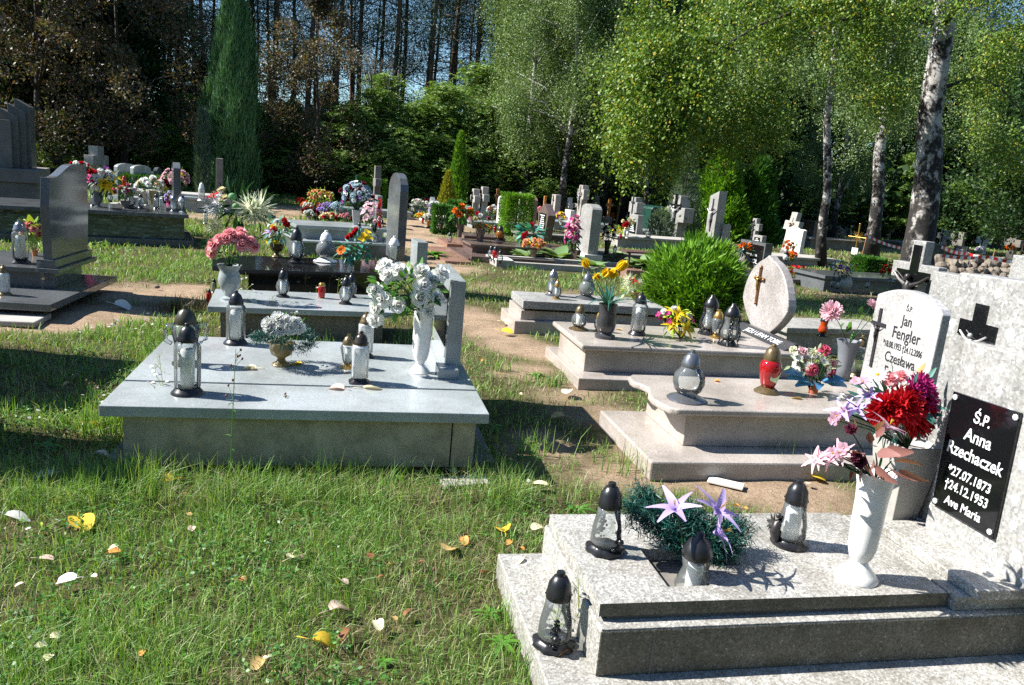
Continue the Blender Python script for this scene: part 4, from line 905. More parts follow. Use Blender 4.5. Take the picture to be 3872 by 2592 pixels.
# behind on the grey grave
t, rim = V_('taper', GRANW, 'pale square stone vase with icy blue flowers', 1345, 850, Z10, 795)
bq('tall bouquet of icy blue and purple flowers', rim, 1350, 745, 62, 58, [('carn', 'icy', 12, 26), ('simple', 'purple', 9, 10), ('carn', 'dkred', 12, 8), ('simple', 'white', 9, 10)], ('bluegreen', 40, 20))
t, rim = V_('globe', GCLR, 'glass ball vase with orchid sprays', 1415, 919, .255, 880)
bq('sprays of pink orchids and red blossom from the glass ball', rim, 1405, 815, 42, 62, [('simple', 'palepink', 11, 26), ('simple', 'red', 9, [(1434 + 3 * math.sin(k), 755 + 8 * k) for k in range(14)])], ('green', 10, 16))
pf = [('pot', GRED if 0 else plain('red_white_pot', (.5, .05, .04), .5, .2), 'yellow-green plant with peach blossoms in a red pot', 1209, 792, .1, 765, 1212, 745, 48, 32, [('carn', 'peach', 9, 14), ('simple', 'white', 7, 6)], ('lime', 110, 16)),
      ('pot', CONCD, 'pot of purple heather beside the red pot', 1239, 806, .1, 795, 1240, 782, 32, 16, [('carn', 'lilac', 6, 24)], ('green', 40, 10)),
      ('bowl', CONCD, 'bowl of dark red blossoms in the shade', 1170, 824, .05, 812, 1172, 803, 32, 14, [('carn', 'dkred', 8, 18)], ('dark', 40, 12)),
      ('bowl', CONC, 'bowl of cream and red roses on the turf behind', 1242, 842, .05, 832, 1242, 820, 30, 14, [('rose', 'cream', 9, 9), ('rose', 'red', 9, 5)], ('green', 30, 12)),
      ('pot', CONC, 'pot of whitish everlasting flowers by the black lantern', 1280, 812, .2, 800, 1275, 785, 24, 20, [('carn', 'icy', 8, 16)], ('bluegreen', 30, 12)),
      ('pot', plain('orange_clay', (.45, .2, .08), .7, .1), 'pink roses in a clay pot half hidden by the wavy headstone', 132, 968, Z11, 945, 122, 874, 36, 28, [('carn', 'pink', 20, 7)], ('lime', 40, 34, .7)),
      ('goblet', GRAND, 'large bouquet of red, white and yellow flowers in a dark vase', 370, 784, Z12, 725, 382, 678, 66, 46, [('carn', 'red', 14, [(365, 652), (345, 650), (380, 655)]), ('lily', 'magenta', 18, [(335, 670), (345, 680)]), ('carn', 'white', 16, [(410, 655), (420, 670), (385, 665), (365, 672), (380, 650)]), ('lily', 'yellow', 20, [(390, 700), (400, 690), (430, 670), (410, 705)]), ('simple', 'purple', 12, [(402, 638)]), ('carn', 'orange', 10, [(395, 660)])], ('dark', 80, 24)),
      ('bowl', CONCD, 'pink and white roses behind the ribbed globe lantern', 474, 788, Z12, 760, 474, 722, 44, 28, [('rose', 'rose', 12, 8), ('carn', 'white', 11, 7)], ('green', 60, 16)),
      ('cone', plain('cream_gold_vase', (.5, .36, .16), .4, .15), 'white and cream roses in a cream vase', 577, 770, Z12, 722, 572, 700, 50, 30, [('rose', 'white', 15, 9), ('carn', 'cream', 11, 4)], ('green', 50, 16)),
      ('pot', GRANK, 'bouquet with a yellow daisy and teal leaves in a black pot', 626, 770, Z12, 748, 618, 712, 40, 30, [('daisy', 'yellow', 12, [(621, 716), (610, 705)]), ('carn', 'white', 9, 8), ('carn', 'peach', 9, 5)], ('teal', 50, 18)),
      ('cone', plain('tan_clay', (.4, .25, .14), .6, .1), 'tall pink bouquet leaning on the dark headstone', 668, 775, Z12, 730, 664, 682, 46, 42, [('carn', 'palepink', 13, 16), ('carn', 'dkred', 12, [(632, 690), (640, 700), (625, 685)]), ('daisy', 'yellow', 9, [(680, 656), (690, 660)])], ('green', 40, 18)),
      ('pot', WHT, 'lilac and magenta flowers low in front of the dark headstone', 640, 790, Z12, 775, 662, 750, 36, 24, [('carn', 'lilac', 9, 10), ('lily', 'magenta', 12, [(636, 765), (642, 768)])], ('green', 20, 14)),
      ('cone', CONCD, 'orange blossoms fixed to the big stepped monument', 62, 640, .75, 600, 64, 572, 22, 34, [('carn', 'orange', 14, 6), ('carn', 'white', 9, 3)], ('dark', 20, 18)),
      ('cone', GRANR, 'orange roses with broad green leaves in a brown stone vase', 1737, 898, .25, 848, 1745, 808, 46, 34, [('rose', 'orange', 15, [(1746, 780), (1721, 796), (1777, 797), (1776, 815), (1737, 812)])], ('green', 80, 22, .7)),
      ('taper', GRANR, 'pastel carnations in a square brown pot', 1814, 913, .21, 866, 1816, 828, 48, 26, [('carn', 'white', 11, [(1816, 816)]), ('carn', 'palepink', 11, [(1780, 830)]), ('carn', 'cream', 12, [(1797, 828)]), ('carn', 'magenta', 11, [(1845, 828)]), ('carn', 'red', 10, [(1805, 808)])], ('green', 60, 16)),
      ('bowl', GRANR, 'arrangement of teal leaves with red flowers on the brown slab', 2008, 925, .21, 905, 2004, 880, 50, 36, [('carn', 'red', 11, [(1983, 890), (1990, 884), (2010, 850), (1978, 896)])], ('teal', 60, 36)),
      ('cone', plain('tan_stone', (.35, .24, .15), .7, .12), 'peach and yellow roses in a tan stone vase', 2015, 994, .0, 945, 2020, 925, 44, 22, [('rose', 'peach', 11, 12), ('simple', 'yellow', 9, 10)], ('green', 16, 14)),
      ('taper', plain('dark_wood_vase', (.06, .04, .03), .6, .3), 'tall cascade of magenta orchids in a dark square vase', 2172, 1000, .0, 947, 2164, 888, 28, 72, [('simple', 'magenta', 12, 22), ('simple', 'palepink', 12, 14), ('lily', 'palepink', 18, [(2182, 835), (2165, 845)])], ('bluegreen', 20, 26)),
      ('jar', CONCD, 'orange tulips in a shaded grey urn beside the black headstone', 2812, 1003, .15, 960, 2818, 938, 24, 16, [('tulip', 'orange', 9, 11)], ('bluegreen', 20, 18)),
      ('pot', CONC, 'small orange roses beside the leaning white cross', 2981, 980, .2, 965, 2981, 936, 24, 26, [('carn', 'orange', 8, 11)], ('green', 40, 12)),
      ('pot', OLVG, 'orange flowers in a dark pot before the marble headstone', 2996, 992, .2, 980, 2996, 966, 17, 13, [('carn', 'orange', 8, 10)], ('lime', 14, 14)),
      ('jar', CONC, 'purple and white flowers in a grey urn on the shaded slab', 3195, 1092, .3, 1042, 3182, 1016, 40, 32, [('daisy', 'purple', 11, [(3178, 1011), (3203, 1019)]), ('carn', 'white', 9, 8), ('simple', 'yellow', 10, [(3190, 998), (3228, 1008), (3235, 1015)]), ('carn', 'palepink', 7, 6)], ('dark', 50, 16)),
      ('globe', GSMK, 'red geraniums in a glass bowl near the big birch', 3365, 1076, .3, 1052, 3362, 1024, 32, 22, [('carn', 'red', 10, 7)], ('green', 50, 16)),
      ('pot', CONC, 'orange chrysanthemums beside the far white cross', 3820, 962, .4, 955, 3818, 940, 18, 12, [('carn', 'orange', 7, 10)], ('green', 16, 10)),
      ('pot', CONC, 'white and violet flowers before the far white cross', 3705, 962, .4, 955, 3705, 945, 18, 12, [('carn', 'white', 6, 9), ('carn', 'lilac', 6, 4)], ('green', 16, 10)),
      ('cone', plain('white_pot', (.6, .6, .58), .5, .05), 'red and yellow roses by the cross pillar', 2372, 890, .3, 862, 2375, 843, 22, 18, [('rose', 'red', 11, [(2370, 847), (2362, 852)]), ('rose', 'cream', 9, 5)], ('green', 20, 12)),
      ('cone', GRANK, 'wine-red and grey-green bouquet in a black vase behind the white stele', 2293, 960, .15, 910, 2302, 880, 24, 38, [('carn', 'burg', 9, 12), ('simple', 'white', 7, 8)], ('bluegreen', 50, 16)),
      ('bowl', CONC, 'yellow-green shrublet with small blossoms behind the white stele', 2333, 905, .15, 895, 2333, 876, 34, 22, [('simple', 'yellow', 6, 10)], ('lime', 110, 12)),
      ('pot', CONC, 'white chrysanthemums in front of the yellow conifer', 1637, 815, .2, 800, 1640, 781, 40, 16, [('carn', 'white', 10, 14), ('carn', 'lilac', 7, 4)], ('green', 30, 12)),
      ('pot', CONC, 'white roses with red centres near the tall dark headstone', 1588, 812, .2, 795, 1582, 768, 24, 14, [('carn', 'white', 9, 8), ('carn', 'red', 6, 3)], ('green', 30, 12)),
      ('bowl', CONC, 'yellow and orange marigolds on a low grave', 1603, 832, .1, 826, 1603, 817, 34, 10, [('carn', 'yellow', 6, 14), ('carn', 'orange', 6, 7)], ('lime', 60, 9)),
      ('pot', CONC, 'dark red roses in the shade of the conifers', 1626, 780, .2, 772, 1628, 760, 24, 8, [('carn', 'dkred', 8, 8), ('carn', 'red', 7, 4)], ('dark', 20, 10)),
      ('pot', CONC, 'mixed red and white flowers by the brown wooden cross', 1863, 828, .2, 815, 1866, 800, 28, 22, [('carn', 'white', 8, 8), ('carn', 'red', 7, 6), ('carn', 'icy', 7, 4)], ('green', 40, 10)),
      ('taper', WHT, 'yellow and violet pansies in a white square pot', 2119, 852, .2, 835, 2119, 818, 20, 16, [('simple', 'yellow', 8, 9), ('simple', 'purple', 7, 6)], ('green', 20, 10)),
      ('pot', CONC, 'pink peonies beside the reddish headstone', 2048, 830, .2, 815, 2048, 797, 16, 12, [('carn', 'pink', 10, 6)], ('green', 20, 10)),
      ('bowl', CONC, 'orange marigolds in the kerb bed behind the square pot', 1850, 880, .05, 872, 1830, 862, 46, 14, [('carn', 'orange', 6, 12), ('carn', 'yellow', 6, 8)], ('green', 90, 10)),
      ('pot', CONC, 'red and white flowers on top of a hidden grave behind the wavy headstone', 290, 660, 1.0, 640, 300, 622, 34, 8, [('carn', 'white', 9, 6), ('carn', 'red', 9, 4)], ('green', 10, 10))]
for a in pf: potted(*a)
# ------------------------------------------------------------------ stones farther away
def outl(kind, w, h):
    if kind == 'arch': return [(0, 0), (w, 0), (w, h * .88)] + [(w / 2 + w / 2 * math.cos(a), h * .88 + h * .12 * math.sin(a)) for a in np.linspace(.2, 2.94, 9)] + [(0, h * .88)]
    if kind == 'gable': return [(0, 0), (w, 0), (w, h * .62), (w / 2, h), (0, h * .62)]
    if kind == 'kite': return [(w * .25, 0), (w * .75, 0), (w, h * .72), (w / 2, h), (0, h * .72)]
    if kind == 'slant': return [(0, 0), (w, 0), (w, h * .9), (0, h)]
    if kind == 'wave': return [(0.03, 0), (w - .03, 0), (w, h * .5), (w - .02, h * .93), (w * .8, h * .96), (w * .6, h), (w * .45, h * .97), (w * .3, h * .9), (w * .12, h * .94), (0, h * .9), (.02, h * .5)]
    if kind == 'horn': return [(.03, 0), (w, 0), (w, h * .55), (w * .85, h * .9), (w * .6, h), (w * .3, h * .95), (0, h * .6)]
    return [(0, 0), (w, 0), (w, h), (0, h)]
def stone(kind, u, v, vt, w, t, mat, label, plaq=None, foot=None, rz=6, name='headstone', cat='headstone', z=0, group=None, inset=None, tilt=None, zc=.68, bar=None, corp=False):
    p = at(u, v, z); h = ztop(p, vt) - z
    g = thing(name, label, cat, p, R_(rz), group, tilt=tilt)
    z0 = 0
    if foot:
        gbox(g, 'foot', foot, -t * .9, t * .9, -.06, w + .06, -.02, .14, .006); z0 = .14
    if kind == 'cross':
        bar = bar or w * .4; out = [(a + w / 2, b + z0) for a, b in cross_out(w, h - z0, bar, (h - z0) * zc)]
    else: out = [(a, b + z0) for a, b in outl(kind, w, h - z0)]
    bd = MB().prism(out, -t / 2, t / 2).build('stone' if kind != 'cross' else 'cross', mat, g, bevel=.008)
    if plaq:
        a, b, c, d, pm = plaq
        q = MB().box((-t / 2 - .012, w * a, h * c), (-t / 2 - .001, w * b, h * d)).build('plaque', pm, g)
        tb = MB(); r = random.Random(int(u)); zz = h * d - .06
        while zz > h * c + .04:
            hw = r.uniform(.18, .38) * w * (b - a); tb.box((-t / 2 - .014, w * (a + b) / 2 - hw, zz), (-t / 2 - .012, w * (a + b) / 2 + hw, zz + .022)); zz -= .05
        tb.build('lettering', INKW, g)
    if inset:
        s, hh, zb, im = inset
        MB().prism([(a + w / 2, b + zb * h) for a, b in cross_out(s, hh, s * .22, hh * .68)], -t / 2 - .02, -t / 2 - .001).build('inset_cross', im, g)
        if corp: inst('corpus', corpus(hh * .6, (PALEM, BRNZ, IRON)[corp - 1]), g, (-t / 2 - .03, w / 2, zb * h + hh * .12))
    return g
GB = 'old gravestones in the rows behind'
BK = (.1, .9, .35, .75, SLABBLK)
for a in [('slab', 1432, 858, 742, .5, .12, GRAN, 'slim grey headstone behind the red blossom spray'), ('cross', 1424, 845, 629, .5, .16, CONCD, 'tall dark stone cross post by the clipped hedge', None, CONCD), ('slab', 1483, 905, 757, .55, .1, GRAN, 'grey stone slab beside the tall black headstone', None, GRAN),
          ('cross', 1800, 835, 717, .55, .2, CONC, 'stepped grey concrete cross with iron crucifix beside its taller twin', None, None, 6, 'cross', 'cross', 0, None, (.25, .6, .3, IRON)), ('cross', 1833, 838, 709, .55, .2, CONC, 'taller stepped concrete cross next to its twin', None, None, 6, 'cross', 'cross', 0, None, (.25, .6, .35, IRON)),
          ('arch', 1897, 868, 744, .5, .1, CHALK, 'slim white headstone touching the clipped hedge', None, None, 4, 'headstone', 'headstone', 0, None, (.2, .5, .4, IRON)), ('arch', 2016, 870, 747, .7, .14, GRANO, 'reddish brown headstone with pale lettering behind the kite-shaped stone', (.15, .85, .25, .8, GRANO)),
          ('kite', 2078, 922, 776, .75, .2, GRANR, 'brown kite-shaped headstone with black glass inset', (.2, .8, .25, .75, SLABBLK)), ('slab', 2102, 845, 738, .4, .2, CONC, 'plain grey pillar with a small iron crucifix', None, None, 5, 'headstone', 'headstone', 0, None, (.16, .5, .45, IRON)),
          ('cross', 2155, 842, 749, .5, .14, CHALK, 'small white stone cross above a white tablet', None, None, 5, 'cross', 'cross'), ('slab', 2160, 862, 797, .5, .16, CHALK, 'low white tablet in front of the small white cross', (.15, .85, .2, .85, WHT)), ('cross', 2205, 855, 703, .6, .22, CONC, 'tall grey monument cross with a pale corpus', BK[0:0] or None, CONC, 5, 'cross', 'cross', 0, None, (.3, .8, .4, CONCD), None, .75, .34, 1),
          ('horn', 2258, 845, 738, .6, .1, CONCD, 'dark curved stone in front of a birch trunk'), ('arch', 2238, 990, 776, .6, .22, TERRW, 'tall white stele with rounded top and raised relief', None, CHALK, 5), ('slab', 2204, 975, 868, .25, .16, CHALK, 'low white side block joined to the tall stele'),
          ('gable', 2366, 850, 791, .6, .12, CHALK, 'small house-shaped headstone with grey inscription', (.15, .85, .15, .6, CONCD)), ('slab', 2304, 858, 822, .5, .15, CONCD, 'low dark block behind the white stele'), ('slab', 2412, 925, 815, .55, .18, TERRW, 'white block with black plaque under a pillar cross', BK, CHALK, 5), ('cross', 2404, 922, 749, .5, .2, TERRW, 'white pillar cross with black crucifix rising over a plaque block', None, None, 5, 'cross', 'cross', 0, None, (.2, .7, .5, INKB), None, .78, .28),
          ('cross', 2590, 925, 745, 1.0, .32, TERRW, 'massive white terrazzo cross with black inset cross and corpus', None, None, 8, 'cross', 'cross', 0, None, (.6, 1.1, .22, SLABBLK), None, .6, .42, 1), ('slant', 2705, 945, 724, .42, .26, TERRW, 'white broken-topped pillar with a thin black cross', None, None, 8, 'headstone', 'headstone', 0, None, (.18, .9, .3, INKB), None, .68, None, 1), ('slab', 2738, 948, 850, .5, .24, TERRW, 'white block with black plaque beside the broken pillar', (.15, .8, .1, .8, SLABBLK), None, 8),
          ('cross', 2866, 930, 830, .55, .14, TERRW, 'white stone cross rising behind the black headstone', None, None, 6, 'cross', 'cross', 0, None, (.15, .5, .35, IRON)), ('slab', 2885, 935, 894, .5, .16, TERRW, 'low white block with black plaque behind the black headstone', (.2, .8, .1, .8, SLABBLK)),
          ('cross', 2995, 965, 805, .65, .16, CONC, 'leaning grey-white cross with a bronze corpus', None, None, 6, 'cross', 'cross', 0, None, (.2, .5, .45, CONC), (0, .16, 0), .68, None, 2), ('wave', 3028, 980, 864, .75, .12, CHALK, 'pale marbled headstone with a wavy top', None, CONCD, 6), ('slab', 3075, 912, 836, .8, .14, GRANR, 'dark brown headstone with a thin gold cross', None, CONCD, 6, 'headstone', 'headstone', 0, None, (.2, .5, .3, GLD)),
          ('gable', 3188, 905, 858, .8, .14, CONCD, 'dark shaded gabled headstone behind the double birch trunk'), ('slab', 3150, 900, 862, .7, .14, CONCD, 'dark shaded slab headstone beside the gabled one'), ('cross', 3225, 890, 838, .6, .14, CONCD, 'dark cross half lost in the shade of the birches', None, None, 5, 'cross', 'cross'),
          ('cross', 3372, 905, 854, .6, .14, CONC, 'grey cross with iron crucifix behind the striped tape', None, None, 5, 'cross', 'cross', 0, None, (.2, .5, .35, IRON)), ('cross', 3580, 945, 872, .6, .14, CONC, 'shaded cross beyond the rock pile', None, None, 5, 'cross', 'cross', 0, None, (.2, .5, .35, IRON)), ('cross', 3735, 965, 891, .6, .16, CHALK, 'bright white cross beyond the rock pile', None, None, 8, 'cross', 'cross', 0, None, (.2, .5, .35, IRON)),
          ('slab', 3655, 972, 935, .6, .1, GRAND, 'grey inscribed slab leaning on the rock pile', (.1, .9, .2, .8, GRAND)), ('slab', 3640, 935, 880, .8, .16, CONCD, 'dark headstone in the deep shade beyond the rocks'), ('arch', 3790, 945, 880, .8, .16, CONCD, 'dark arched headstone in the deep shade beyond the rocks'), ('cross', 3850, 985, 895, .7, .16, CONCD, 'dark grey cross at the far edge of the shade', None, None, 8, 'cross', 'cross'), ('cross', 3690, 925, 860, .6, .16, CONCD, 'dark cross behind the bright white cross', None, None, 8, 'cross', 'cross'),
          ('cross', 190, 690, 551, .9, .2, INKB, 'large black cross at the forest edge', None, None, -75, 'cross', 'cross'), ('cross', 284, 690, 564, .3, .14, CONCD, 'slim grey cross post at the forest edge', None, None, -75, 'cross', 'cross'), ('cross', 338, 720, 551, .7, .3, CONC, 'stepped grey concrete cross beside an orange wooden post', None, None, -20, 'cross', 'cross'),
          ('arch', 440, 760, 617, .65, .12, GRAN, 'pale headstone with cut corner behind the bouquets', None, GRAN, -30), ('arch', 500, 765, 623, .55, .12, GRAN, 'pale round-shouldered headstone on a stepped foot', None, CONC, -35), ('slab', 557, 760, 650, .5, .12, GRAN, 'low grey headstone among the bouquets', None, None, -30), ('arch', 588, 765, 633, .3, .1, GRAND, 'slim dark headstone with a lit curved edge', None, None, -10), ('arch', 664, 760, 629, .3, .1, GRAND, 'slim dark headstone behind the pink bouquet', None, None, -10),
          ('slab', 828, 790, 600, .4, .16, CONCD, 'stepped dark stone post before the tall cypress'), ('slab', 155, 705, 636, .6, .16, GRANK, 'small black headstone between the monument and the wavy stone', None, None, -20), ('cross', *proj((6.0, 6.94, 0)), 925, .62, .12, TERRW, 'white terrazzo cross with black inset and dark corpus in front of the birch', None, None, 6, 'cross', 'cross', 0, None, (.44, 1.0, .2, SLABBLK), None, .75, .17, 3)]:
    stone(*a)
g = stone('slab', *proj((6.0, 6.3, 0)), 1062, .6, .2, TERRW, 'white block with a small black plaque beside the white terrazzo cross')
text('zina', .06, INKW, g, (-.115, .3, .32)); 
gbox(g, 'plaque', SLABBLK, -.112, -.101, .12, .56, .16, .5, .002)
wb = MB()
for k in range(5): wb.tube([(-.115, .25 + .03 * k, .44), (-.118, .22 + .045 * k, .48)], .004, 4)
wb.tube([(-.115, .2, .43), (-.115, .45, .47)], .005, 4); wb.build('emblem', INKW, g)
stone('slab', *proj((6.5, 5.95, 0)), 993, .5, .3, TERRW, 'pale terrazzo stone cut by the edge of the picture')
# black headstone with name
g = thing('headstone', 'black headstone framed in grey with silver lettering and a double cross', 'headstone', at(2880, 1022, .1), R_(8))
p_ = at(2880, 1022, .1); hh = ztop(p_, 920) - .1
gbox(g, 'frame', GRAND, -.09, .09, -.12, .72, 0, hh, .006); gbox(g, 'panel', SLABBLK, -.1, -.091, -.08, .68, .1, hh - .06, .002)
text('KOZIOŁ', .13, INKW, g, (-.103, .27, hh * .28), xs=.9); text('ŚP', .09, INKW, g, (-.103, .27, hh * .72)); text('JAN MARIA', .075, INKW, g, (-.103, .27, hh * .5))
MB().prism([(q[0] + .6, q[1] + hh * .3) for q in cross_out(.1, hh * .5, .025, hh * .34)], -.104, -.1005).build('cross', INKW, g)
g = thing('grave', 'dark low grave slab in front of the black headstone', 'grave', at(2700, 1060), R_(8)); gbox(g, 'slab', GRAND, 0, 1.9, 0, .9, -.02, .12, .008); gbox(g, 'kerb', CONCD, -.05, 1.95, -.05, .95, -.02, .06, .006)
# stepped monument by the frame edge
p_ = at(60, 842, 0); zz = lambda v: ztop(p_, v)
g = thing('monument', 'tall stepped granite monument of three slanted pillars on a broad block', 'monument', p_, R_(12)); FOOT.append((p_[0] - 4, p_[0] + .5, p_[1] - .6, p_[1] + 2))
mm_ = dep(p_) / F
MONG = granite('granite_monument', [(0, (.03, .032, .03)), (.3, (.08, .083, .08)), (.7, (.15, .155, .15))], 120, .35)
gbox(g, 'plinth', GRAND, -3, 80 * mm_, -.1, 1.6, -.02, zz(820), .005); gbox(g, 'base', CONCD, -3, 72 * mm_, 0, 1.5, zz(820), zz(690), .01); gbox(g, 'cornice', CONCD, -3, 82 * mm_, -.05, 1.55, zz(690), zz(640), .01)
for x0, x1, va, vb in ((-46, 12, 410, 441), (-22, 34, 390, 418), (-2, 48, 367, 396)):
    MB().prism([(x0 * mm_, zz(640)), (x1 * mm_, zz(640)), (x1 * mm_, zz(vb)), (x0 * mm_, zz(va))], .3 + .17 * (x0 + 46) / 46, .9 + .17 * (x0 + 46) / 46, 'y').build('pillar', MONG, g, bevel=.004)
gbox(g, 'panel', CONCD, -2, -10 * mm_, .2, .5, zz(640), zz(455), .006)
# kerbed plant bed with the white stele
g = thing('grave', 'long kerbed plant bed with hostas around the white stele', 'grave', at(1876, 1010, 0), R_(1)); FOOT.append((2.45, 5.2, 12.9, 13.95))
gbox(g, 'kerb', CONC, 0, 2.7, 0, .12, -.02, .1, .006); gbox(g, 'kerb', CONC, 0, 2.7, .9, 1.02, -.02, .1, .006); gbox(g, 'kerb', CONC, 0, .14, .121, .899, -.02, .1, .006)
gbox(g, 'corner_stone', CHALK, -.01, .3, -.01, .5, .1, .13, .006)
gbox(g, 'soil', plain('bed_soil', (.07, .05, .03), .95, .4, 30, bump=.6), .14, 2.7, .12, .9, -.02, .03, 0)
# brown granite grave
g = thing('grave', 'brown granite grave slab with wide paving carrying the kite-shaped headstone', 'grave', (2.357, 14.9, 0), R_(4)); FOOT.append((2.1, 5, 13.9, 16.3))
gbox(g, 'slab', GRANR, 0, 2.2, 0, 1.1, .165, .21, .006); gbox(g, 'base', GRANR, .06, 2.1, .1, 1.0, .04, .165, .004); gbox(g, 'paving', GRANR, -.25, .4, -.95, .9, -.02, .04, .005); gbox(g, 'paving', GRANO, -.75, -.26, -1.4, .9, -.02, .03, .005); gbox(g, 'kerb', GRANR, -.2, 1.4, -1.0, -.9, -.02, .09, .005)
p_ = at(1690, 935, 0); g = thing('grave', 'small brown kerbed grave with a planter box of orange marigolds', 'grave', p_, R_(4)); FOOT.append((p_[0] - .2, p_[0] + 2, p_[1] - .1, p_[1] + 1))
gbox(g, 'kerb', GRANO, 0, 1.1, 0, 1.2, -.02, .07, .005); gbox(g, 'planter', GRANR, .4, 1.3, .25, .95, .07, .24, .005)
# more low kerbs and slabs in the rows behind
KG = 'low grave kerbs in the rows behind'
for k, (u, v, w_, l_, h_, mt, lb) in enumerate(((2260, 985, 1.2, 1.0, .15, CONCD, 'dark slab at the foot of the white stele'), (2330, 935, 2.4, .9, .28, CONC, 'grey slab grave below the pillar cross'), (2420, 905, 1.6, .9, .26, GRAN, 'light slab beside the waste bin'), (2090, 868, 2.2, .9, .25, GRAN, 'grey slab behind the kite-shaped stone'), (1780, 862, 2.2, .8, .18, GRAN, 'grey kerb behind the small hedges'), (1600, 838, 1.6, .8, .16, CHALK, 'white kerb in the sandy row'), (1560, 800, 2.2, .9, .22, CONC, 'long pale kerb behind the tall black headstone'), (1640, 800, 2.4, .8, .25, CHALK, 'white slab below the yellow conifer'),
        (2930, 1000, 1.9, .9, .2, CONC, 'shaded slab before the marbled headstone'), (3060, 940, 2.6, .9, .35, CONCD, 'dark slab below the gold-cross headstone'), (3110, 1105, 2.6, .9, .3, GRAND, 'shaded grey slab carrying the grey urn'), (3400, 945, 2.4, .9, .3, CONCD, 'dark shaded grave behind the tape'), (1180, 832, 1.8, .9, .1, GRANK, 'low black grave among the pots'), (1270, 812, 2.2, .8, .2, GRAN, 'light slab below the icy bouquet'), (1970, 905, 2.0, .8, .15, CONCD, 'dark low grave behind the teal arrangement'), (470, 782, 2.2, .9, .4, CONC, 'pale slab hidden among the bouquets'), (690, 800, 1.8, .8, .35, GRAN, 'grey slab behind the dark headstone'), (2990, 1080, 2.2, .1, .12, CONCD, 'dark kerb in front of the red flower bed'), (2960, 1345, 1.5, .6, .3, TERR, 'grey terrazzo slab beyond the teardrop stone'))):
    p_ = at(u, v); g = thing('grave', lb, 'grave', p_, R_(7), KG)
    gbox(g, 'base', mt, .05, w_ - .05, .05, l_ - .04, -.02, h_ - .06, .004); gbox(g, 'slab', mt, 0, w_, 0, l_, h_ - .06, h_, .006)
# crowded far rows: many small stones and pots
rf = random.Random(55); PR = []
for k in range(34):
    u = rf.choice([rf.uniform(1560, 2560), rf.uniform(1560, 2560), rf.uniform(2780, 3400), rf.uniform(400, 700)]); v = rf.uniform(772, 838) + max(0, (u - 2000) * .055); hpx = rf.uniform(32, 75)
    kd = rf.choice(['slab', 'arch', 'cross', 'cross', 'gable', 'slant']); mt = rf.choice([CHALK, CHALK, TERRW, CONC, GRAN])
    stone(kd, u, v, v - hpx, rf.uniform(.4, .6), .14, mt, 'small pale stone cross in the crowded far rows' if kd == 'cross' else 'small pale gravestone in the crowded far rows', BK if kd in ('slab', 'arch') and k % 2 else None, None, rf.uniform(2, 9), 'cross' if kd == 'cross' else 'headstone', 'cross' if kd == 'cross' else 'headstone', 0, 'small crosses in the far rows' if kd == 'cross' else 'small gravestones in the far rows')
for k in range(44):
    u = rf.choice([rf.uniform(1540, 2520), rf.uniform(1540, 2520), rf.uniform(2760, 3330), rf.uniform(1120, 1330)]); v = rf.uniform(785, 850) + max(0, (u - 2000) * .06); c = rf.choice(['red', 'white', 'yellow', 'pink', 'orange', 'lilac', 'white', 'red'])
    potted('pot', CONC, 'small pot of %s flowers in the crowded far rows' % c, u, v, .05, v - 13, u, v - 24, 20, 12, [('carn', c, 7, 9)], ('green', 16, 9), group='small pots of %s flowers in the far rows' % c)
# tall rough stone, gold cross, posts, bin, bench, rocks, tape
p_ = at(3428, 1040, 0); h_ = ztop(p_, 816)
def rock_mesh(name, sx, sy, sz, seed, mat, n=14):
    r = np.random.default_rng(seed); b = MB(); b.ball((0, 0, 0), 1, n); k = r.normal(size=(7, 3))
    def dsp(v):
        v = np.array(v); q = 1 + sum(.10 * math.sin(3 * (v @ kk) + i) for i, kk in enumerate(k[:4])); q = min(q, .92 + .2 * abs(v @ k[5]) / 2); return v * q * [sx, sy, sz]
    b.v = [tuple(dsp(v)) for v in b.v]; return b.mesh(name, mat, False)
ROCKM = plain('field_stone', (.2, .165, .13), .85, .35, 6, bump=.5, dirt=((.07, .055, .04), 3, .7))
o = inst('standing_stone', rock_mesh('standing_stone', .19, .28, h_ * .52, 3, CHALK, 22), None, (p_[0], p_[1], h_ * .48)); tag(o, 'tall rough grey boulder standing upright against the birch trunk', 'boulder')
rr = random.Random(9); k = 0; RM = [rock_mesh('rock', rr.uniform(.8, 1.1), rr.uniform(.7, 1), rr.uniform(.6, .8), 20 + i, ROCKM) for i in range(5)]
for row in range(5):
    for i in range(13):
        u = 3548 + i * 27 + rr.uniform(-9, 9); v = 1075 - row * 22 + rr.uniform(-5, 5) - (0 if i > 1 else 0)
        if row > 3 and rr.random() < .3: continue
        b_ = at(3700, 1090, 0); q = ony(u, v, b_[1] + row * .16); s = rr.uniform(.11, .19)
        o = inst('rock', RM[k % 5], None, (q[0], q[1], max(.06, q[2])), (rr.uniform(0, 6), rr.uniform(0, 6), rr.uniform(0, 6)), s); k += 1
        tag(o, 'brown field stone heaped in the rock pile behind the terrazzo stones', 'rock', 'stones of the rock pile')
p_ = at(3225, 1000, 0); hz = lambda v: ztop(p_, v); g = thing('grave_cross', 'gold metal cross with rays and a white shield plate', 'cross', p_, R_(-70))
cb = MB(); zc_ = hz(898); cb.tube([(0, 0, 0), (0, 0, hz(850))], .018, 8); cb.tube([(-.26, 0, zc_), (.26, 0, zc_)], .018, 8)
cb.ball((0, 0, hz(848)), .025, 8); cb.ball((-.27, 0, zc_), .025, 8); cb.ball((.27, 0, zc_), .025, 8); cb.build('cross', GLD, g, True)
rb = MB()
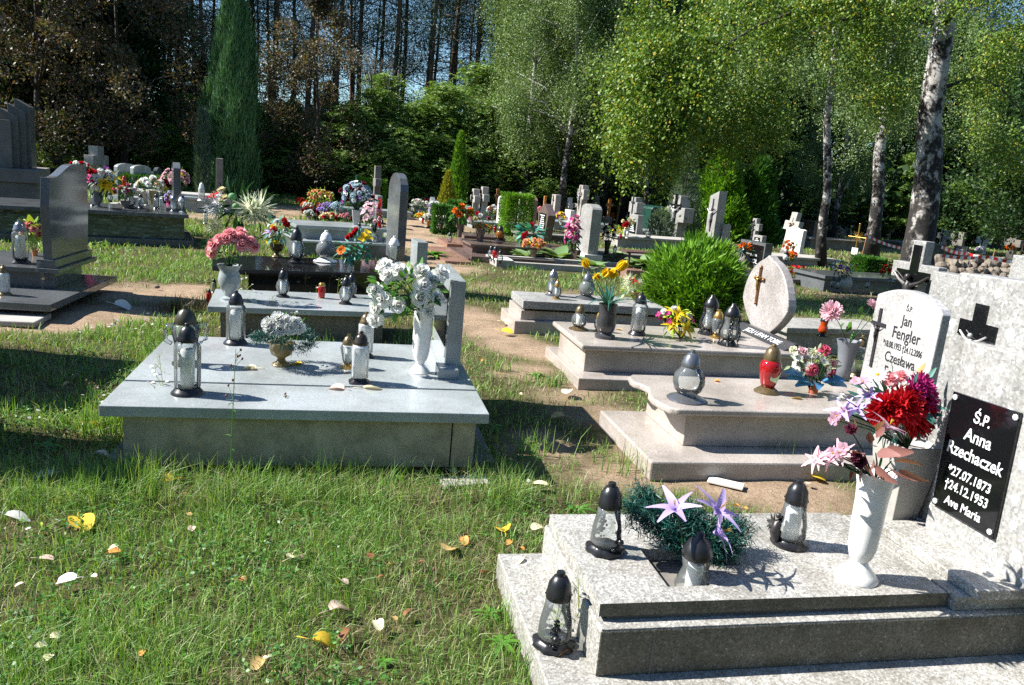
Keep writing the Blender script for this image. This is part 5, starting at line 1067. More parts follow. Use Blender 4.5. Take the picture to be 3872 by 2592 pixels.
for q in range(4):
    for a in (-.25, 0, .25):
        t_ = R_(45 + 90 * q) + a; L0 = .2 if a == 0 else .17; rb.tube([(.04 * math.cos(t_), 0, zc_ + .04 * math.sin(t_)), (L0 * math.cos(t_), 0, zc_ + L0 * math.sin(t_))], .006, 4)
rb.build('ray', GLD, g); zs = hz(955); MB().prism([(-.09, zs + .12), (.09, zs + .12), (.09, zs - .04), (0, zs - .14), (-.09, zs - .04)], -.035, -.022, 'y').build('shield_plate', WHT, g)
def post(u, v, vt, r, mat, label, arm=None, lean=0, cat='post'):
    p = at(u, v); h = ztop(p, vt); g = thing('wooden_cross' if arm else 'post', label, 'cross' if arm else cat, p, 0, tilt=(0, lean, 0))
    MB().box((-r, -r, -.02), (r, r, h)).build('upright', mat, g, bevel=r * .2)
    if arm: MB().box((-arm, -r * 1.4, h * .72), (arm, -r * 1.01, h * .72 + 2 * r)).build('crossbar', mat, g, bevel=r * .2)
post(1874, 830, 715, .05, WOODB, 'brown wooden cross among the mixed flowers', .1); post(362, 700, 538, .05, WOODO, 'thin orange wooden cross behind the bouquets', .1); post(2052, 850, 742, .04, WOODO, 'orange wooden post behind the reddish headstone'); post(2296, 852, 753, .05, WOODO, 'orange wooden cross behind the white stele', .13)
post(1960, 830, 727, .03, CHALK, 'thin white post behind the clipped hedge'); post(2330, 850, 560, .03, WOODB, 'thin brown wooden pole leaning beside the leafy birch trunk', None, .06)
p_ = at(3250, 1006, 0); post(3250, 1006, 881, .012, WOODB, 'thin stake holding the striped tape', None, .08, 'stake'); post(3738, 1040, 950, .015, WOODB, 'short stake holding the striped tape at the rock pile', None, .05, 'stake'); post(3559, 1010, 915, .015, WOODB, 'short stake beside the big birch', None, .02, 'stake')
def tapem():
    k, t, b = _new('barrier_tape'); uv = _coord(t, 'UV'); wv = t.nodes.new('ShaderNodeTexWave'); wv.inputs['Scale'].default_value = 1.6
    t.links.new(uv, wv.inputs[0]); t.links.new(_ramp(t, wv.outputs[0], [(0, (.8, .8, .78)), (.5, (.62, .02, .02))], 'CONSTANT'), b.inputs['Base Color']); b.inputs['Roughness'].default_value = .4; return k
TAPE = tapem()
def tape(pts, label, wd=.07):
    P = [np.array(q) for q in pts]; Q = []
    for a, b in zip(P[:-1], P[1:]):
        for t in np.linspace(0, 1, 12, endpoint=False): Q.append(a * (1 - t) + b * t - np.array([0, 0, .04 * math.sin(math.pi * t)]))
    Q.append(P[-1]); V = []; Fc = []
    for i, q in enumerate(Q): V += [q + [0, .004 * math.sin(i), wd / 2], q - [0, .004 * math.sin(i), wd / 2]]
    for i in range(len(Q) - 1): Fc.append((2 * i, 2 * i + 1, 2 * i + 3, 2 * i + 2))
    me = bpy.data.meshes.new('barrier_tape'); me.from_pydata([tuple(v) for v in V], [], Fc); me.materials.append(TAPE); ul = me.uv_layers.new(name='uv')
    L_ = np.cumsum([0] + [np.linalg.norm(Q[i + 1] - Q[i]) for i in range(len(Q) - 1)])
    for f in me.polygons:
        for li, vi in zip(f.loop_indices, f.vertices): ul.data[li].uv = (L_[vi // 2], vi % 2)
    tag(inst('barrier_tape', me, None), label, 'tape')
y0 = at(3250, 1006)[1]
tape([ony(3270, 888, y0), ony(3408, 940, y0 + .3)], 'red and white striped tape from the thin stake to the tall boulder'); yb = at(3600, 1090)[1]
tape([ony(3560, 935, yb), ony(3660, 960, yb + .3), ony(3738, 972, yb)], 'pale striped tape drooping behind the rock pile'); tape([ony(3555, 967, yb - .1), ony(3738, 972, yb), ony(3880, 992, yb - .2)], 'red and white striped tape running in front of the rocks')
tape([ony(2903, 860, 26), ony(2980, 860, 26)], 'short red and white striped tape behind the white cross')
p_ = at(2468, 882, 0); h_ = ztop(p_, 778); g = thing('waste_bin', 'dark green wheeled waste bin behind the small juniper', 'bin', p_, R_(10)); GRN = plain('dark_green_plastic', (.008, .05, .035), .45, .15); w_ = .45
MB().add([(-w_ * .8, -.35, .08), (w_ * .8, -.35, .08), (w_ * .8, .35, .08), (-w_ * .8, .35, .08), (-w_, -.45, h_ * .86), (w_, -.45, h_ * .86), (w_, .45, h_ * .86), (-w_, .45, h_ * .86)], [(0, 3, 2, 1), (4, 5, 6, 7), (0, 1, 5, 4), (1, 2, 6, 5), (2, 3, 7, 6), (3, 0, 4, 7)]).build('body', GRN, g, bevel=.03)
MB().prism([(-w_ * 1.05, h_ * .86), (w_ * 1.05, h_ * .86), (w_ * .9, h_ * .95), (0, h_), (-w_ * .9, h_ * .95)], -.5, .5, 'y').build('lid', GRN, g, bevel=.02)
for sx in (-1, 1): MB().tube([(sx * w_ * .7, .3, .08), (sx * w_ * .78, .3, .08)], .08, 14).build('wheel', BLK, g)
p_ = at(2372, 1052, 0); h_ = ztop(p_, 950); RUST = plain('rusty_steel', (.09, .045, .035), .6, .3); g = thing('bench', 'small rusty metal bench half hidden by the round bush', 'bench', p_, R_(5))
gbox(g, 'seat', RUST, -.12, .75, -.1, .25, h_ - .03, h_, .004)
for x in (0, .62): MB().tube([(x, .02, 0), (x, .02, h_ - .03)], .022, 8).build('leg', RUST, g)
g = thing('paving_stone', 'reddish concrete block lying below the rusty bench', 'block', at(2365, 1058, 0)); gbox(g, 'block', GRANO, 0, .3, 0, .3, -.01, .17, .01)
# neighbours just outside the frame, whose shadows fall on the turf
for k, (x, y, w_, h_, lb) in enumerate(((-2.75, 5.15, 1.35, 1.2, 'grey headstone just outside the picture beside the shaded turf'), (-2.0, 3.95, .7, 1.1, 'second grey headstone just outside the picture'))):
    g = thing('headstone', lb, 'headstone', (x, y, 0), 0); gbox(g, 'stone', GRAN, -.12, .0, 0, w_, .1, h_, .006); gbox(g, 'foot', CONC, -.25, .08, -.1, w_ + .1, -.02, .1, .006)
# ------------------------------------------------------------------ trees, shrubs
def bark(name, c1, c2, birch=False, sc=6):
    k, t, b = _new(name); co = _coord(t)
    if birch:
        mp = t.nodes.new('ShaderNodeMapping'); mp.inputs['Scale'].default_value = (2.0, 2.0, 1.5); t.links.new(co, mp.inputs[0])
        n1 = _noise(t, mp.outputs[0], 2.4, 7, .66)
        sx = t.nodes.new('ShaderNodeSeparateXYZ'); t.links.new(co, sx.inputs[0])
        mr = t.nodes.new('ShaderNodeMapRange'); mr.inputs[1].default_value = 0; mr.inputs[2].default_value = 4.5; mr.inputs[3].default_value = -.17; mr.inputs[4].default_value = .03; t.links.new(sx.outputs[2], mr.inputs[0])
        ad = t.nodes.new('ShaderNodeMath'); t.links.new(n1, ad.inputs[0]); t.links.new(mr.outputs[0], ad.inputs[1])
        m2 = t.nodes.new('ShaderNodeMapping'); m2.inputs['Scale'].default_value = (2, 2, 1.2); t.links.new(co, m2.inputs[0])
        col = _ramp(t, ad.outputs[0], [(.40, (.018, .015, .013)), (.455, (.09, .078, .068)), (.49, (.36, .34, .32)), (.8, (.56, .54, .52))])
        ln = t.nodes.new('ShaderNodeTexWave'); ln.bands_direction = 'Z'; ln.inputs['Scale'].default_value = 3; ln.inputs['Distortion'].default_value = 14; ln.inputs['Detail'].default_value = 3; t.links.new(co, ln.inputs[0])
        col = _mix(t, col, _ramp(t, ln.outputs[0], [(.9, (1, 1, 1)), (.97, (.3, .27, .25))]), .6, 'MULTIPLY')
        _bump(t, b, ad.outputs[0], .8, .03)
    else:
        mp = t.nodes.new('ShaderNodeMapping'); mp.inputs['Scale'].default_value = (1, 1, .3); t.links.new(co, mp.inputs[0])
        n1 = _noise(t, mp.outputs[0], sc, 6, .7); col = _ramp(t, n1, [(.3, c1), (.7, c2)]); _bump(t, b, n1, .8, .03)
    t.links.new(col, b.inputs['Base Color']); b.inputs['Roughness'].default_value = .85; return k
BIRCH = bark('birch_bark', None, None, True); BARKD = bark('dark_bark', (.02, .016, .012), (.07, .055, .045)); PINEB = bark('pine_bark', (.06, .035, .025), (.26, .13, .07)); TWIG = bark('grey_twig', (.08, .07, .055), (.22, .19, .15))
LFT = {'birch': [(.07, .13, .035), (.12, .2, .06), (.18, .26, .09), (.25, .32, .13)], 'birch_near': [(.045, .1, .012), (.07, .14, .015), (.09, .17, .018), (.11, .2, .02), (.13, .23, .022), (.16, .26, .03), (.17, .26, .035), (.2, .28, .05), (.08, .16, .018), (.16, .26, .03), (.2, .29, .04), (.5, .36, .03)], 'plum': [(.05, .045, .03), (.09, .08, .05), (.14, .14, .09), (.2, .1, .075), (.1, .14, .06)], 'locust': [(.06, .14, .03), (.11, .22, .045), (.18, .29, .06), (.28, .34, .08)],
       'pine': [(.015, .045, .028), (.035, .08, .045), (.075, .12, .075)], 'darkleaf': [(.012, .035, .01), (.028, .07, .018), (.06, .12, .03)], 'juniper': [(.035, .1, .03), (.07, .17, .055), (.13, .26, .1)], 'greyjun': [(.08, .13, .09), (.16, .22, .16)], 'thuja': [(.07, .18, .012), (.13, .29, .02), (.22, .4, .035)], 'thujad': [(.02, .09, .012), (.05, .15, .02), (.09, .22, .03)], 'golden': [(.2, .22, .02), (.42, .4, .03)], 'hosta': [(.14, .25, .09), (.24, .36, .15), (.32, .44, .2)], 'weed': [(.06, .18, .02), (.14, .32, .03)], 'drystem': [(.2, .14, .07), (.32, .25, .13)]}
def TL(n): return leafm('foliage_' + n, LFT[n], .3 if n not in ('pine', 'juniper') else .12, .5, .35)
def gen(n): return np.random.default_rng(n)
def setr(n):
    global rng; rng = np.random.default_rng(n)
def tree(name, label, cat, loc, parts, group=None, rz=0, sc=1):
    t = thing(name, label, cat, loc, rz, group, sc)
    for n, me in parts: inst(n, me, t)
    return t
def strands(rr, C, n, hang, per, L, W, spread=.06, droop=True):
    """leaves hanging on n strands that start around the points C"""
    i = rr.integers(0, len(C), n); P0 = C[i, :3] + rr.normal(size=(n, 3)) * C[i, 3:4]
    l = hang * rr.uniform(.3, 1.2, n); k = rr.uniform(0, 1, (n, per)); dr = rr.normal(size=(n, 2)) * .16
    P = np.repeat(P0[:, None], per, 1); P[..., 2] -= k * l[:, None]; P[..., :2] += (dr[:, None] * l[:, None, None] * (k[..., None] ** .6)); P += rr.normal(size=P.shape) * spread
    P = P.reshape(-1, 3); D = rr.normal(size=P.shape) * [.7, .7, .35] + [0, 0, -.75]
    return leaves(P, D, L * rr.uniform(.7, 1.3, len(P)), W * rr.uniform(.8, 1.2, len(P)))
def crown_pts(rr, n, z0, z1, rad, low=.2):
    z = z0 + (z1 - z0) * rr.uniform(0, 1, n) ** .9; t = (z - z0) / (z1 - z0); r = rad * np.sin(np.pi * np.clip(t * .8 + low, 0, 1)) ** .7 * np.sqrt(rr.uniform(.1, 1, n)); a = rr.uniform(0, 6.283, n)
    return np.stack([r * np.cos(a), r * np.sin(a), z, rr.uniform(.15, .45, n)], 1)
def trunk(pts, r0, r1, mat, name='trunk', n=10, lim=None, C=None, jit=.5, rr=None):
    b = MB(); pts = np.array(pts, float); m_ = len(pts); rs = [r0 + (r1 - r0) * (i / (m_ - 1)) ** .8 for i in range(m_)]; rs[0] *= 1.35
    b.tube(pts, rs, n)
    if C is not None:
        for c in C:
            zb = c[2] - rr.uniform(.3, 1.2); k = min(m_ - 2, max(1, int((zb - pts[0][2]) / (pts[-1][2] - pts[0][2]) * (m_ - 1)))); s = pts[k]; e = c[:3]; md = (s + e) / 2 + [0, 0, .25 * abs(e[2] - s[2]) + .1]
            b.tube([s, md, e], [rs[k] * .4, rs[k] * .22, .006], 5)
    return b.mesh(name, mat, 'all', fix=False)
# birch kinds (unit: metres; trunk foot at the origin)
def birch_kind(seed, h, rad, z0, n, per, hang, leafk='birch', L=.062):
    rr = gen(seed); setr(seed); C = crown_pts(rr, 64, z0, h, rad); C[:, 3] = rr.uniform(.14, .34, 64); V = strands(rr, C, n, hang, per, L, L * .72)
    tp = [(0, 0, -.1)] + [(.12 * math.sin(i * .9 + seed) * i / 4, .1 * math.cos(i * 1.3 + seed) * i / 4, h * .95 * i / 8) for i in range(1, 9)]
    return [('trunk', trunk(tp, .15, .02, BIRCH, C=C[:34], rr=rr)), ('crown', quads_mesh('crown', V, TL(leafk)))]
BK_ = [birch_kind(11, 12, 2.5, 2.6, 4600, 15, 1.2), birch_kind(12, 13, 2.8, 3.2, 5000, 15, 1.35), birch_kind(13, 11, 2.3, 2.4, 4200, 15, 1.1)]
BG = 'birches behind the graves'
for k, a_ in enumerate(((2238, 838, 1, 1.1, .5, 'birch behind the tall grey monument cross'), (2275, 842, 2, 1.1, 2.0, 'slim birch behind the dark curved stone'), (2345, 848, 0, 1.15, 4.0, 'leaning birch near the white stele with flaky lower bark'), (2440, 846, 1, 1.15, 1.1, 'birch with yellowing leaves above the waste bin'), (2700, 800, 2, 1.3, 3.0, 'birch behind the green conifers'), (2975, 842, 0, 1.15, 5.1, 'birch with dark forked scar behind the leaning cross'), (3140, 905, 2, 1.0, .2, 'slender second birch close to the twin trunk'), (2050, 800, 1, 1.25, 3.3, 'birch at the edge of the locust thicket'), (1990, 775, 2, 1.35, 4.4, 'birch in front of the pines'),
        (2560, 800, 1, 1.35, 2.6, 'tall birch far behind the white cross'), (3290, 860, 2, 1.5, 1.7, 'far birch beyond the gabled headstone'), (3480, 850, 0, 1.5, 4.6, 'far birch behind the big trunk'), (3620, 860, 1, 1.5, 5.6, 'far birch beyond the rock pile'), (3770, 870, 2, 1.6, 3.9, 'far birch near the edge of the picture'), (2840, 790, 1, 1.4, .9, 'far birch behind the double birch trunk'), (2130, 'y', 28, 1, .95, .7, 'bright weeping birch above the small white cross'), (1985, 'y', 29.5, 0, .95, 2.2, 'bright weeping birch above the square clipped hedge'), (2290, 'y', 30, 2, 1.05, 3.6, 'bright weeping birch above the tall white stele'))):
    if a_[1] == 'y': u, _, yy_, kd, sc, rz, lb = a_; q = ony(u, 700, yy_); q[2] = 0
    else: u, v, kd, sc, rz, lb = a_; q = at(u, v)
    tree('birch', lb, 'tree', q, BK_[kd], BG, rz, sc)
def lean_birch(label, foot, top, hgt, r0, seed, C, n, per, hang, L, leafk='birch_near', fork=None):
    p = np.array(foot); d = np.array(top) - p; rr = gen(seed); setr(seed); tp = [(0, 0, -.1)]
    for i in range(1, 9):
        t = i / 8; q = d * t; tp.append((q[0] + .05 * math.sin(i * 2 + seed), q[1] + .04 * math.cos(i * 1.7), q[2]))
    parts = [('trunk', trunk(tp, r0, r0 * .5, BIRCH, n=16, C=None))]
    if C is not None:
        bb = MB()
        for s, e, r in C['limbs']:
            s = np.array(s); e = np.array(e); pts = [s, s * .66 + e * .34 + [0, 0, .35], s * .33 + e * .67 + [0, 0, .3], e]; bb.tube([q - p for q in pts], [r, r * .7, r * .45, .012], 8)
        parts.append(('limb', bb.mesh('limb', BARKD, 'all', fix=False))); CC = C['pts'].copy(); CC[:, :3] -= p
        parts.append(('crown', quads_mesh('crown', strands(rr, CC, n, hang, per, L, L * .78), TL(leafk))))
    return tree('birch', label, 'tree', p, parts, 'big birches near the graves')
def cl(rr, boxes, n):
    """cluster centres inside photo boxes at given distance ranges: (u0,u1,v0,v1,y0,y1,share)"""
    out = []
    for (u0, u1, v0, v1, ya, yb, sh) in boxes:
        for _ in range(int(n * sh)): p = ony(rr.uniform(u0, u1), rr.uniform(v0, v1), rr.uniform(ya, yb)); out.append([*p, .2])
    return np.array(out)
f0 = at(3462, 1105); y0 = f0[1]; t0 = ony(3590, -250, y0 + .2); rr = gen(21)
C0 = {'limbs': [(ony(3520, 90, y0), ony(2960, 180, y0 - .8), .07), (ony(3500, 60, y0), ony(3050, 60, y0 - 1.5), .06), (ony(3300, 20, y0 - .4), ony(2600, 260, y0 - 1.6), .05), (ony(2800, 200, y0 - 1.2), ony(2330, 330, y0 - 2.2), .03), (ony(2750, 230, y0 - 1.3), ony(2420, 520, y0 - 1.8), .022), (ony(3575, 330, y0), ony(3860, 420, y0 + .6), .04), (ony(3570, 90, y0), ony(3850, -60, y0 - 1), .06)],
      'pts': cl(rr, [(2650, 3450, -150, 120, y0 - 2, y0 + .5, .4), (3000, 3400, 60, 380, y0 - 1.2, y0 + 1, .16), (3600, 3900, -150, 560, y0 - 1.5, y0 + 1.5, .28), (2430, 2900, 20, 330, y0 - 2, y0 - .4, .2), (2290, 2700, 180, 440, y0 - 2.6, y0 - 1.2, .26), (2330, 2560, 430, 620, y0 - 2.2, y0 - 1.4, .12), (2620, 2960, 330, 560, y0 - 2, y0 - .8, .14)], 60)}
lean_birch('big birch with black-scarred white bark beside the boulder', f0, t0, 9, .31, 21, C0, 6000, 14, .5, .05, 'birch_near')
f1 = at(3105, 1008); y1 = f1[1]; lean_birch('thin leaning birch with a twin stem beyond the orange flowers', f1, ony(3170, -200, y1), 9, .12, 22, {'limbs': [(ony(3150, 250, y1), ony(2800, 100, y1 - .5), .03)], 'pts': cl(gen(23), [(2750, 3350, -100, 420, y1 - .6, y1 + 1.5, 1)], 42)}, 1700, 14, .7, .05, 'birch')
f2 = at(3290, 985); y2 = f2[1]; lean_birch('stout flaky birch behind the gold cross', f2, ony(3405, -150, y2), 9, .2, 24, {'limbs': [(ony(3330, 500, y2), ony(3420, 300, y2), .05)], 'pts': cl(gen(25), [(3150, 3750, 50, 560, y2 - .5, y2 + 2.5, 1)], 50)}, 1900, 14, .7, .05, 'birch')
f3 = at(2425, 905); y3 = f3[1] + 4.5; f3 = np.array([ony(2435, 900, y3)[0], y3, 0]); lean_birch('birch whose yellow-green leaves hang over the white cross', f3, ony(2470, -200, y3), 9, .10, 26, {'limbs': [(ony(2450, 500, y3), ony(2750, 250, y3 - 1), .04), (ony(2450, 400, y3), ony(2300, 350, y3 - .5), .03)], 'pts': cl(gen(27), [(2300, 2900, 120, 480, y3 - 1.5, y3 + 1, .7), (2330, 2560, 450, 640, y3 - .5, y3 + .5, .2), (2250, 2700, 0, 200, y3 - 1, y3 + 1.5, .1)], 60)}, 2000, 14, .9, .075, 'birch')
# plum trees with dark red leaves
def leafy(seed, C, n, L, W, name, flat=.3):
    rr = gen(seed); setr(seed); i = rr.integers(0, len(C), n); g = rr.normal(size=(n, 3)); g = g / np.linalg.norm(g, axis=1, keepdims=True) * rr.uniform(.25, 1, (n, 1)) ** .5
    P = C[i, :3] + g * C[i, 3:4]; D = g + rr.normal(size=(n, 3)) * .6 + [0, 0, flat]
    return quads_mesh('crown', leaves(P, D, L * rr.uniform(.7, 1.3, n), W * rr.uniform(.8, 1.2, n)), TL(name))
def broad(seed, h, rad, z0, ncl, n, L, name, r0=.1, low=.25, csz=(.3, .7), bk=None):
    rr = gen(seed); C = crown_pts(rr, ncl, z0, h, rad, low); C[:, 3] = rr.uniform(*csz, ncl)
    tp = [(0, 0, -.1)] + [(.08 * math.sin(i * 1.1 + seed) * i / 3, .08 * math.cos(i + seed) * i / 3, h * .8 * i / 6) for i in range(1, 7)]
    return [('trunk', trunk(tp, r0, .02, bk or BARKD, C=C[:24], rr=rr, n=8)), ('crown', leafy(seed, C, n, L, L * .6, name))]
PL = [broad(31, 6.6, 2.3, 1.0, 60, 24000, .085, 'plum', .1), broad(32, 6.8, 2.0, .8, 55, 22000, .085, 'plum', .1)]
PG = 'copper-leaved plum trees'
for u, v, kd, sc, rz, lb in ((470, 706, 0, 1.3, 0, 'broad copper-leaved plum tree behind the bouquets'), (1190, 755, 1, 1.08, 1, 'copper-leaved plum tree beside the tall cypress'), (150, 688, 1, 1.5, 2.4, 'dark copper-leaved plum tree behind the big black cross'), (3650, 850, 0, .9, 3, 'brownish plum tree beyond the rock pile')):
    tree('plum_tree', lb, 'tree', at(u, v), PL[kd], PG, rz, sc)
# columnar conifers: upward sprays on a spindle
def column(seed, h, rad, n, L, W, name, prof=None, up=1.1, out=.45, jit=.5):
    rr = gen(seed); setr(seed); t = rr.uniform(0, 1, n) ** .95; a = rr.uniform(0, 6.283, n)
    wi = rr.integers(0, 260, n); wo = rr.uniform(.72, 1.1, 260)[wi]; wa = rr.uniform(0, 6.283, 260); wt = rr.uniform(0, 1, 260); a = np.where(rr.uniform(0, 1, n) < .7, wa[wi] + rr.normal(size=n) * .13, a); t = np.where(rr.uniform(0, 1, n) < .7, np.clip(wt[wi] + rr.normal(size=n) * .05, 0, 1), t); pr = prof or (lambda t: np.minimum(1, 1.25 * (1 - t)) ** .6 * np.minimum(1, .55 + t * 3)); lob = 1 + .13 * np.sin(a * 3 + t * 5 + seed) + .1 * np.sin(a * 7 - t * 17) ; r = rad * pr(t) * lob * wo * np.sqrt(rr.uniform(.45, 1, n))
    P = np.stack([r * np.cos(a), r * np.sin(a), t * h * .97], 1); D = np.stack([out * np.cos(a), out * np.sin(a), np.full(n, up)], 1) + rr.normal(size=(n, 3)) * .22 * jit * 2
    return quads_mesh('crown', leaves(P, D, L * rr.uniform(.5, 1.5, n), W, 0, np.stack([np.cos(a), np.sin(a), np.full(n, .4)], 1)), TL(name))
def conifer(label, u, v, vt, rpx, n, L, W, name, seed, cat='conifer', nm='cypress', prof=None, up=1.1, out=.45, y=None, group=None, jit=.5):
    p = at(u, v); h = ztop(p, vt); rad = rpx * dep(p) / F
    st = MB().tube([(0, 0, -.05), (0, 0, h * .85)], [max(.03, rad * .12), .01], 8).mesh('trunk', BARKD, 'all')
    return tree(nm, label, cat, p, [('trunk', st), ('crown', column(seed, h, rad, n, L, W, name, prof, up, out, jit))], group)
conifer('tall blue-green columnar juniper', 878, 757, -90, 108, 42000, .22, .02, 'juniper', 41, nm='juniper', prof=lambda t: (1 - t ** 4.5) ** .8 * (1 - .28 * t), up=1.4, out=.25)
conifer('small shaggy juniper shoot leaning out of the columnar juniper', 765, 756, 420, 20, 2600, .22, .02, 'greyjun', 42, nm='juniper', up=1.0, out=.6)
conifer('slender green thuja column in front of the dark thicket', 1722, 815, 500, 40, 9000, .12, .035, 'thuja', 43, nm='thuja')
conifer('small golden thuja next to the slender thuja', 1684, 822, 652, 42, 5000, .1, .03, 'golden', 44, nm='thuja', prof=lambda t: (1 - t) ** .8 + .05)
conifer('loose grey juniper behind the white cross', 2565, 915, 545, 70, 6000, .2, .02, 'greyjun', 45, nm='juniper', prof=lambda t: (1 - t) ** .9 + .06, up=.9, out=.7, jit=.8)
conifer('small grey juniper bushling near the waste bin', 2490, 925, 800, 55, 2200, .16, .018, 'greyjun', 46, nm='juniper', prof=lambda t: (1 - t) ** .6 + .1, up=.8, out=.7)
conifer('dense bright green false cypress behind the broken pillar', 2700, 905, 560, 125, 20000, .2, .05, 'thuja', 47, nm='false_cypress', prof=lambda t: (1 - t) ** .7 + .06, up=.8, out=.8, jit=.8)
conifer('dark green false cypress beside the broken pillar', 2835, 915, 600, 95, 16000, .2, .05, 'thujad', 48, nm='false_cypress', prof=lambda t: (1 - t) ** .6 + .06, up=.8, out=.7, jit=.8)
# round thuja bush
p = at(2606, 1222); rad = 172 * dep(p) / F; h_ = ztop(p, 940); rr = gen(51); setr(51); n = 26000; d = nrm(rr.normal(size=(n, 3)))
cl_ = nrm(rr.normal(size=(150, 3))); nearest = (d @ cl_.T).argmax(1); ca = cl_[nearest]; k_ = (d * ca).sum(1)
q = rr.uniform(.45, 1, n) ** .6 * (.68 + .4 * np.clip((k_ - .9) * 10, 0, 1)) * rr.uniform(.85, 1.12, 150)[nearest]
P = d * q[:, None] * [rad, rad, h_ * .56] + [0, 0, h_ * .47]; P[:, 2] = np.maximum(P[:, 2], .02); D = d * .35 + ca * .6 + [0, 0, .8] + rr.normal(size=(n, 3)) * .5
tree('thuja_bush', 'round fresh green thuja bush between the stepped grave and the teardrop stone', 'bush', p, [('trunk', MB().tube([(0, 0, -.05), (0, 0, h_ * .6)], [.05, .02], 8).mesh('trunk', BARKD, 'all')), ('crown', quads_mesh('crown', leaves(P, D, .1 * rr.uniform(.5, 1.8, n), .024, 0, d), TL('thuja')))])
# clipped hedges
def hedge(label, u, v, vt, w_, d_, n, seed, mat='thuja'):
    p = at(u, v); h = ztop(p, vt); rr = gen(seed); setr(seed); P = rr.uniform(-1, 1, (n, 3)); ax = rr.integers(0, 3, n); P[np.arange(n), ax] = np.sign(P[np.arange(n), ax]) * rr.uniform(.8, 1, n)
    D = P * .6 + [0, 0, .5] + rr.normal(size=(n, 3)) * .4; P = P * [w_ / 2, d_ / 2, h / 2] + [0, d_ / 2, h / 2]
    tree('clipped_hedge', label, 'hedge', p, [('trunk', MB().tube([(0, d_ / 2, -.05), (0, d_ / 2, h * .7)], [.04, .02], 6).mesh('trunk', BARKD)), ('foliage', quads_mesh('foliage', leaves(P, D, .08 * rr.uniform(.6, 1.4, n), .025), TL(mat)))])
hedge('clipped square thuja hedge beside the white headstone', 1958, 893, 742, .72, .9, 9000, 61); hedge('small clipped thuja block next to the sandy path', 1672, 885, 783, .42, .5, 4500, 62, 'thujad'); hedge('taller clipped thuja block next to the small one', 1722, 880, 768, .36, .5, 4500, 63, 'thujad'); hedge('clipped hedge behind the dark cross post', 1400, 795, 680, .95, .9, 7000, 64)
hedge('dark clipped evergreen mound among the pale headstones', 540, 770, 668, 1.0, .9, 6000, 65, 'thujad'); hedge('dark rounded bush beside the gold cross', 3300, 1065, 985, .5, .5, 5000, 66, 'thujad')
# bare shrub with many thin stems
p = at(1470, 762); rr_ = random.Random(71); b = MB()
def branch(s, d, L_, r, lv):
    e = s + d * L_; md = s + d * L_ * .5 + np.array([rr_.gauss(0, .05), rr_.gauss(0, .05), 0]) * L_; b.tube([s, md, e], [r, r * .8, r * .55], 4 if lv > 1 else 6)
    if lv >= 4: return
    for k in range(3 if lv else 2):
        dd = d + np.array([rr_.gauss(0, .35), rr_.gauss(0, .35), rr_.uniform(.0, .25)]); branch(s + d * L_ * rr_.uniform(.45, 1), dd / np.linalg.norm(dd), L_ * rr_.uniform(.5, .8), r * .55, lv + 1)
for k in range(7):
    a = rr_.uniform(0, 6.28); branch(np.zeros(3), nrm(np.array([.25 * math.cos(a) + .02, .25 * math.sin(a), 1])), rr_.uniform(1.8, 2.6), rr_.uniform(.028, .05), 0)
tree('bare_shrub', 'leafless grey shrub with a fan of thin stems in front of the thicket', 'shrub', p, [('stem', b.mesh('stem', TWIG, 'all', fix=False))], sc=1.05)
# locust thicket on the bank: drooping feathered fronds
def locust(seed, nf, R, H):
    rr = gen(seed); setr(seed); C = crown_pts(rr, 40, .3, H, R, .3); i = rr.integers(0, len(C), nf); g = rr.normal(size=(nf, 3)); g[:, 2] = np.abs(g[:, 2]) * .5; P0 = C[i, :3] + g * .35; a = rr.uniform(0, 6.283, nf); ln = .42 * rr.uniform(.6, 1.3, nf); m_ = 9
    t = np.linspace(.1, 1, m_)[None, :, None]; dv = np.stack([np.cos(a), np.sin(a), rr.uniform(0, .5, nf)], 1)[:, None]; M = P0[:, None] + dv * t * ln[:, None, None]; M = M + np.array([0, 0, -1]) * (t ** 2) * .55 * ln[:, None, None]
    sd = np.stack([-np.sin(a), np.cos(a), np.zeros(nf)], 1)[:, None]; Vs = []
    for s in (-1, 1):
        D = s * sd + dv * .25 + np.array([0, 0, -.25]); D = np.broadcast_to(D, M.shape).reshape(-1, 3); Vs.append(leaves(M.reshape(-1, 3), D + rr.normal(size=D.shape) * .15, .11, .045))
    return [('stem', trunk([(0, 0, -.1), (.1, 0, H * .4), (0, .1, H * .8)], .06, .02, BARKD, 'stem', 6, C=C[:20], rr=rr)), ('crown', quads_mesh('crown', np.concatenate(Vs), TL('locust')))]
LK = [locust(81, 1500, 1.7, 4.0), locust(82, 1500, 1.6, 4.6), locust(83, 1300, 1.8, 3.4)]
LG = 'feathery locust shrubs of the thicket'; k = 0; rr_ = random.Random(8)
for u, y, s in [(1330, 30, .95), (1420, 31, 1.0), (1500, 30, .95), (1580, 31, 1.05), (1660, 31, 1.1), (1740, 31, 1.15), (1820, 31, 1.15), (1900, 31, 1.05), (1980, 30, 1.0), (2060, 31, 1.0), (2150, 30, .9), (2260, 31, .9), (2400, 30, .9), (1450, 34, 1.2), (1560, 35, 1.25), (1690, 35, 1.35), (1800, 36, 1.45), (1900, 35, 1.35), (2020, 35, 1.3), (1080, 31, .8), (1250, 33, 1.1), (1010, 32, .9), (700, 32, .8), (640, 30, .7), (2550, 32, .9), (2680, 31, .9), (2790, 32, .9), (240, 28, .6), (2950, 36, 1), (3100, 36, 1), (3300, 36, 1.1), (3480, 34, 1), (3650, 34, 1), (3800, 34, 1.1)]:
    q = ony(u, 600, y); tree('locust_shrub', 'feathery green locust shrub in the thicket behind the graves', 'shrub', (q[0], y, 0), LK[k % 3], LG, rr_.uniform(0, 6), s * .86); k += 1
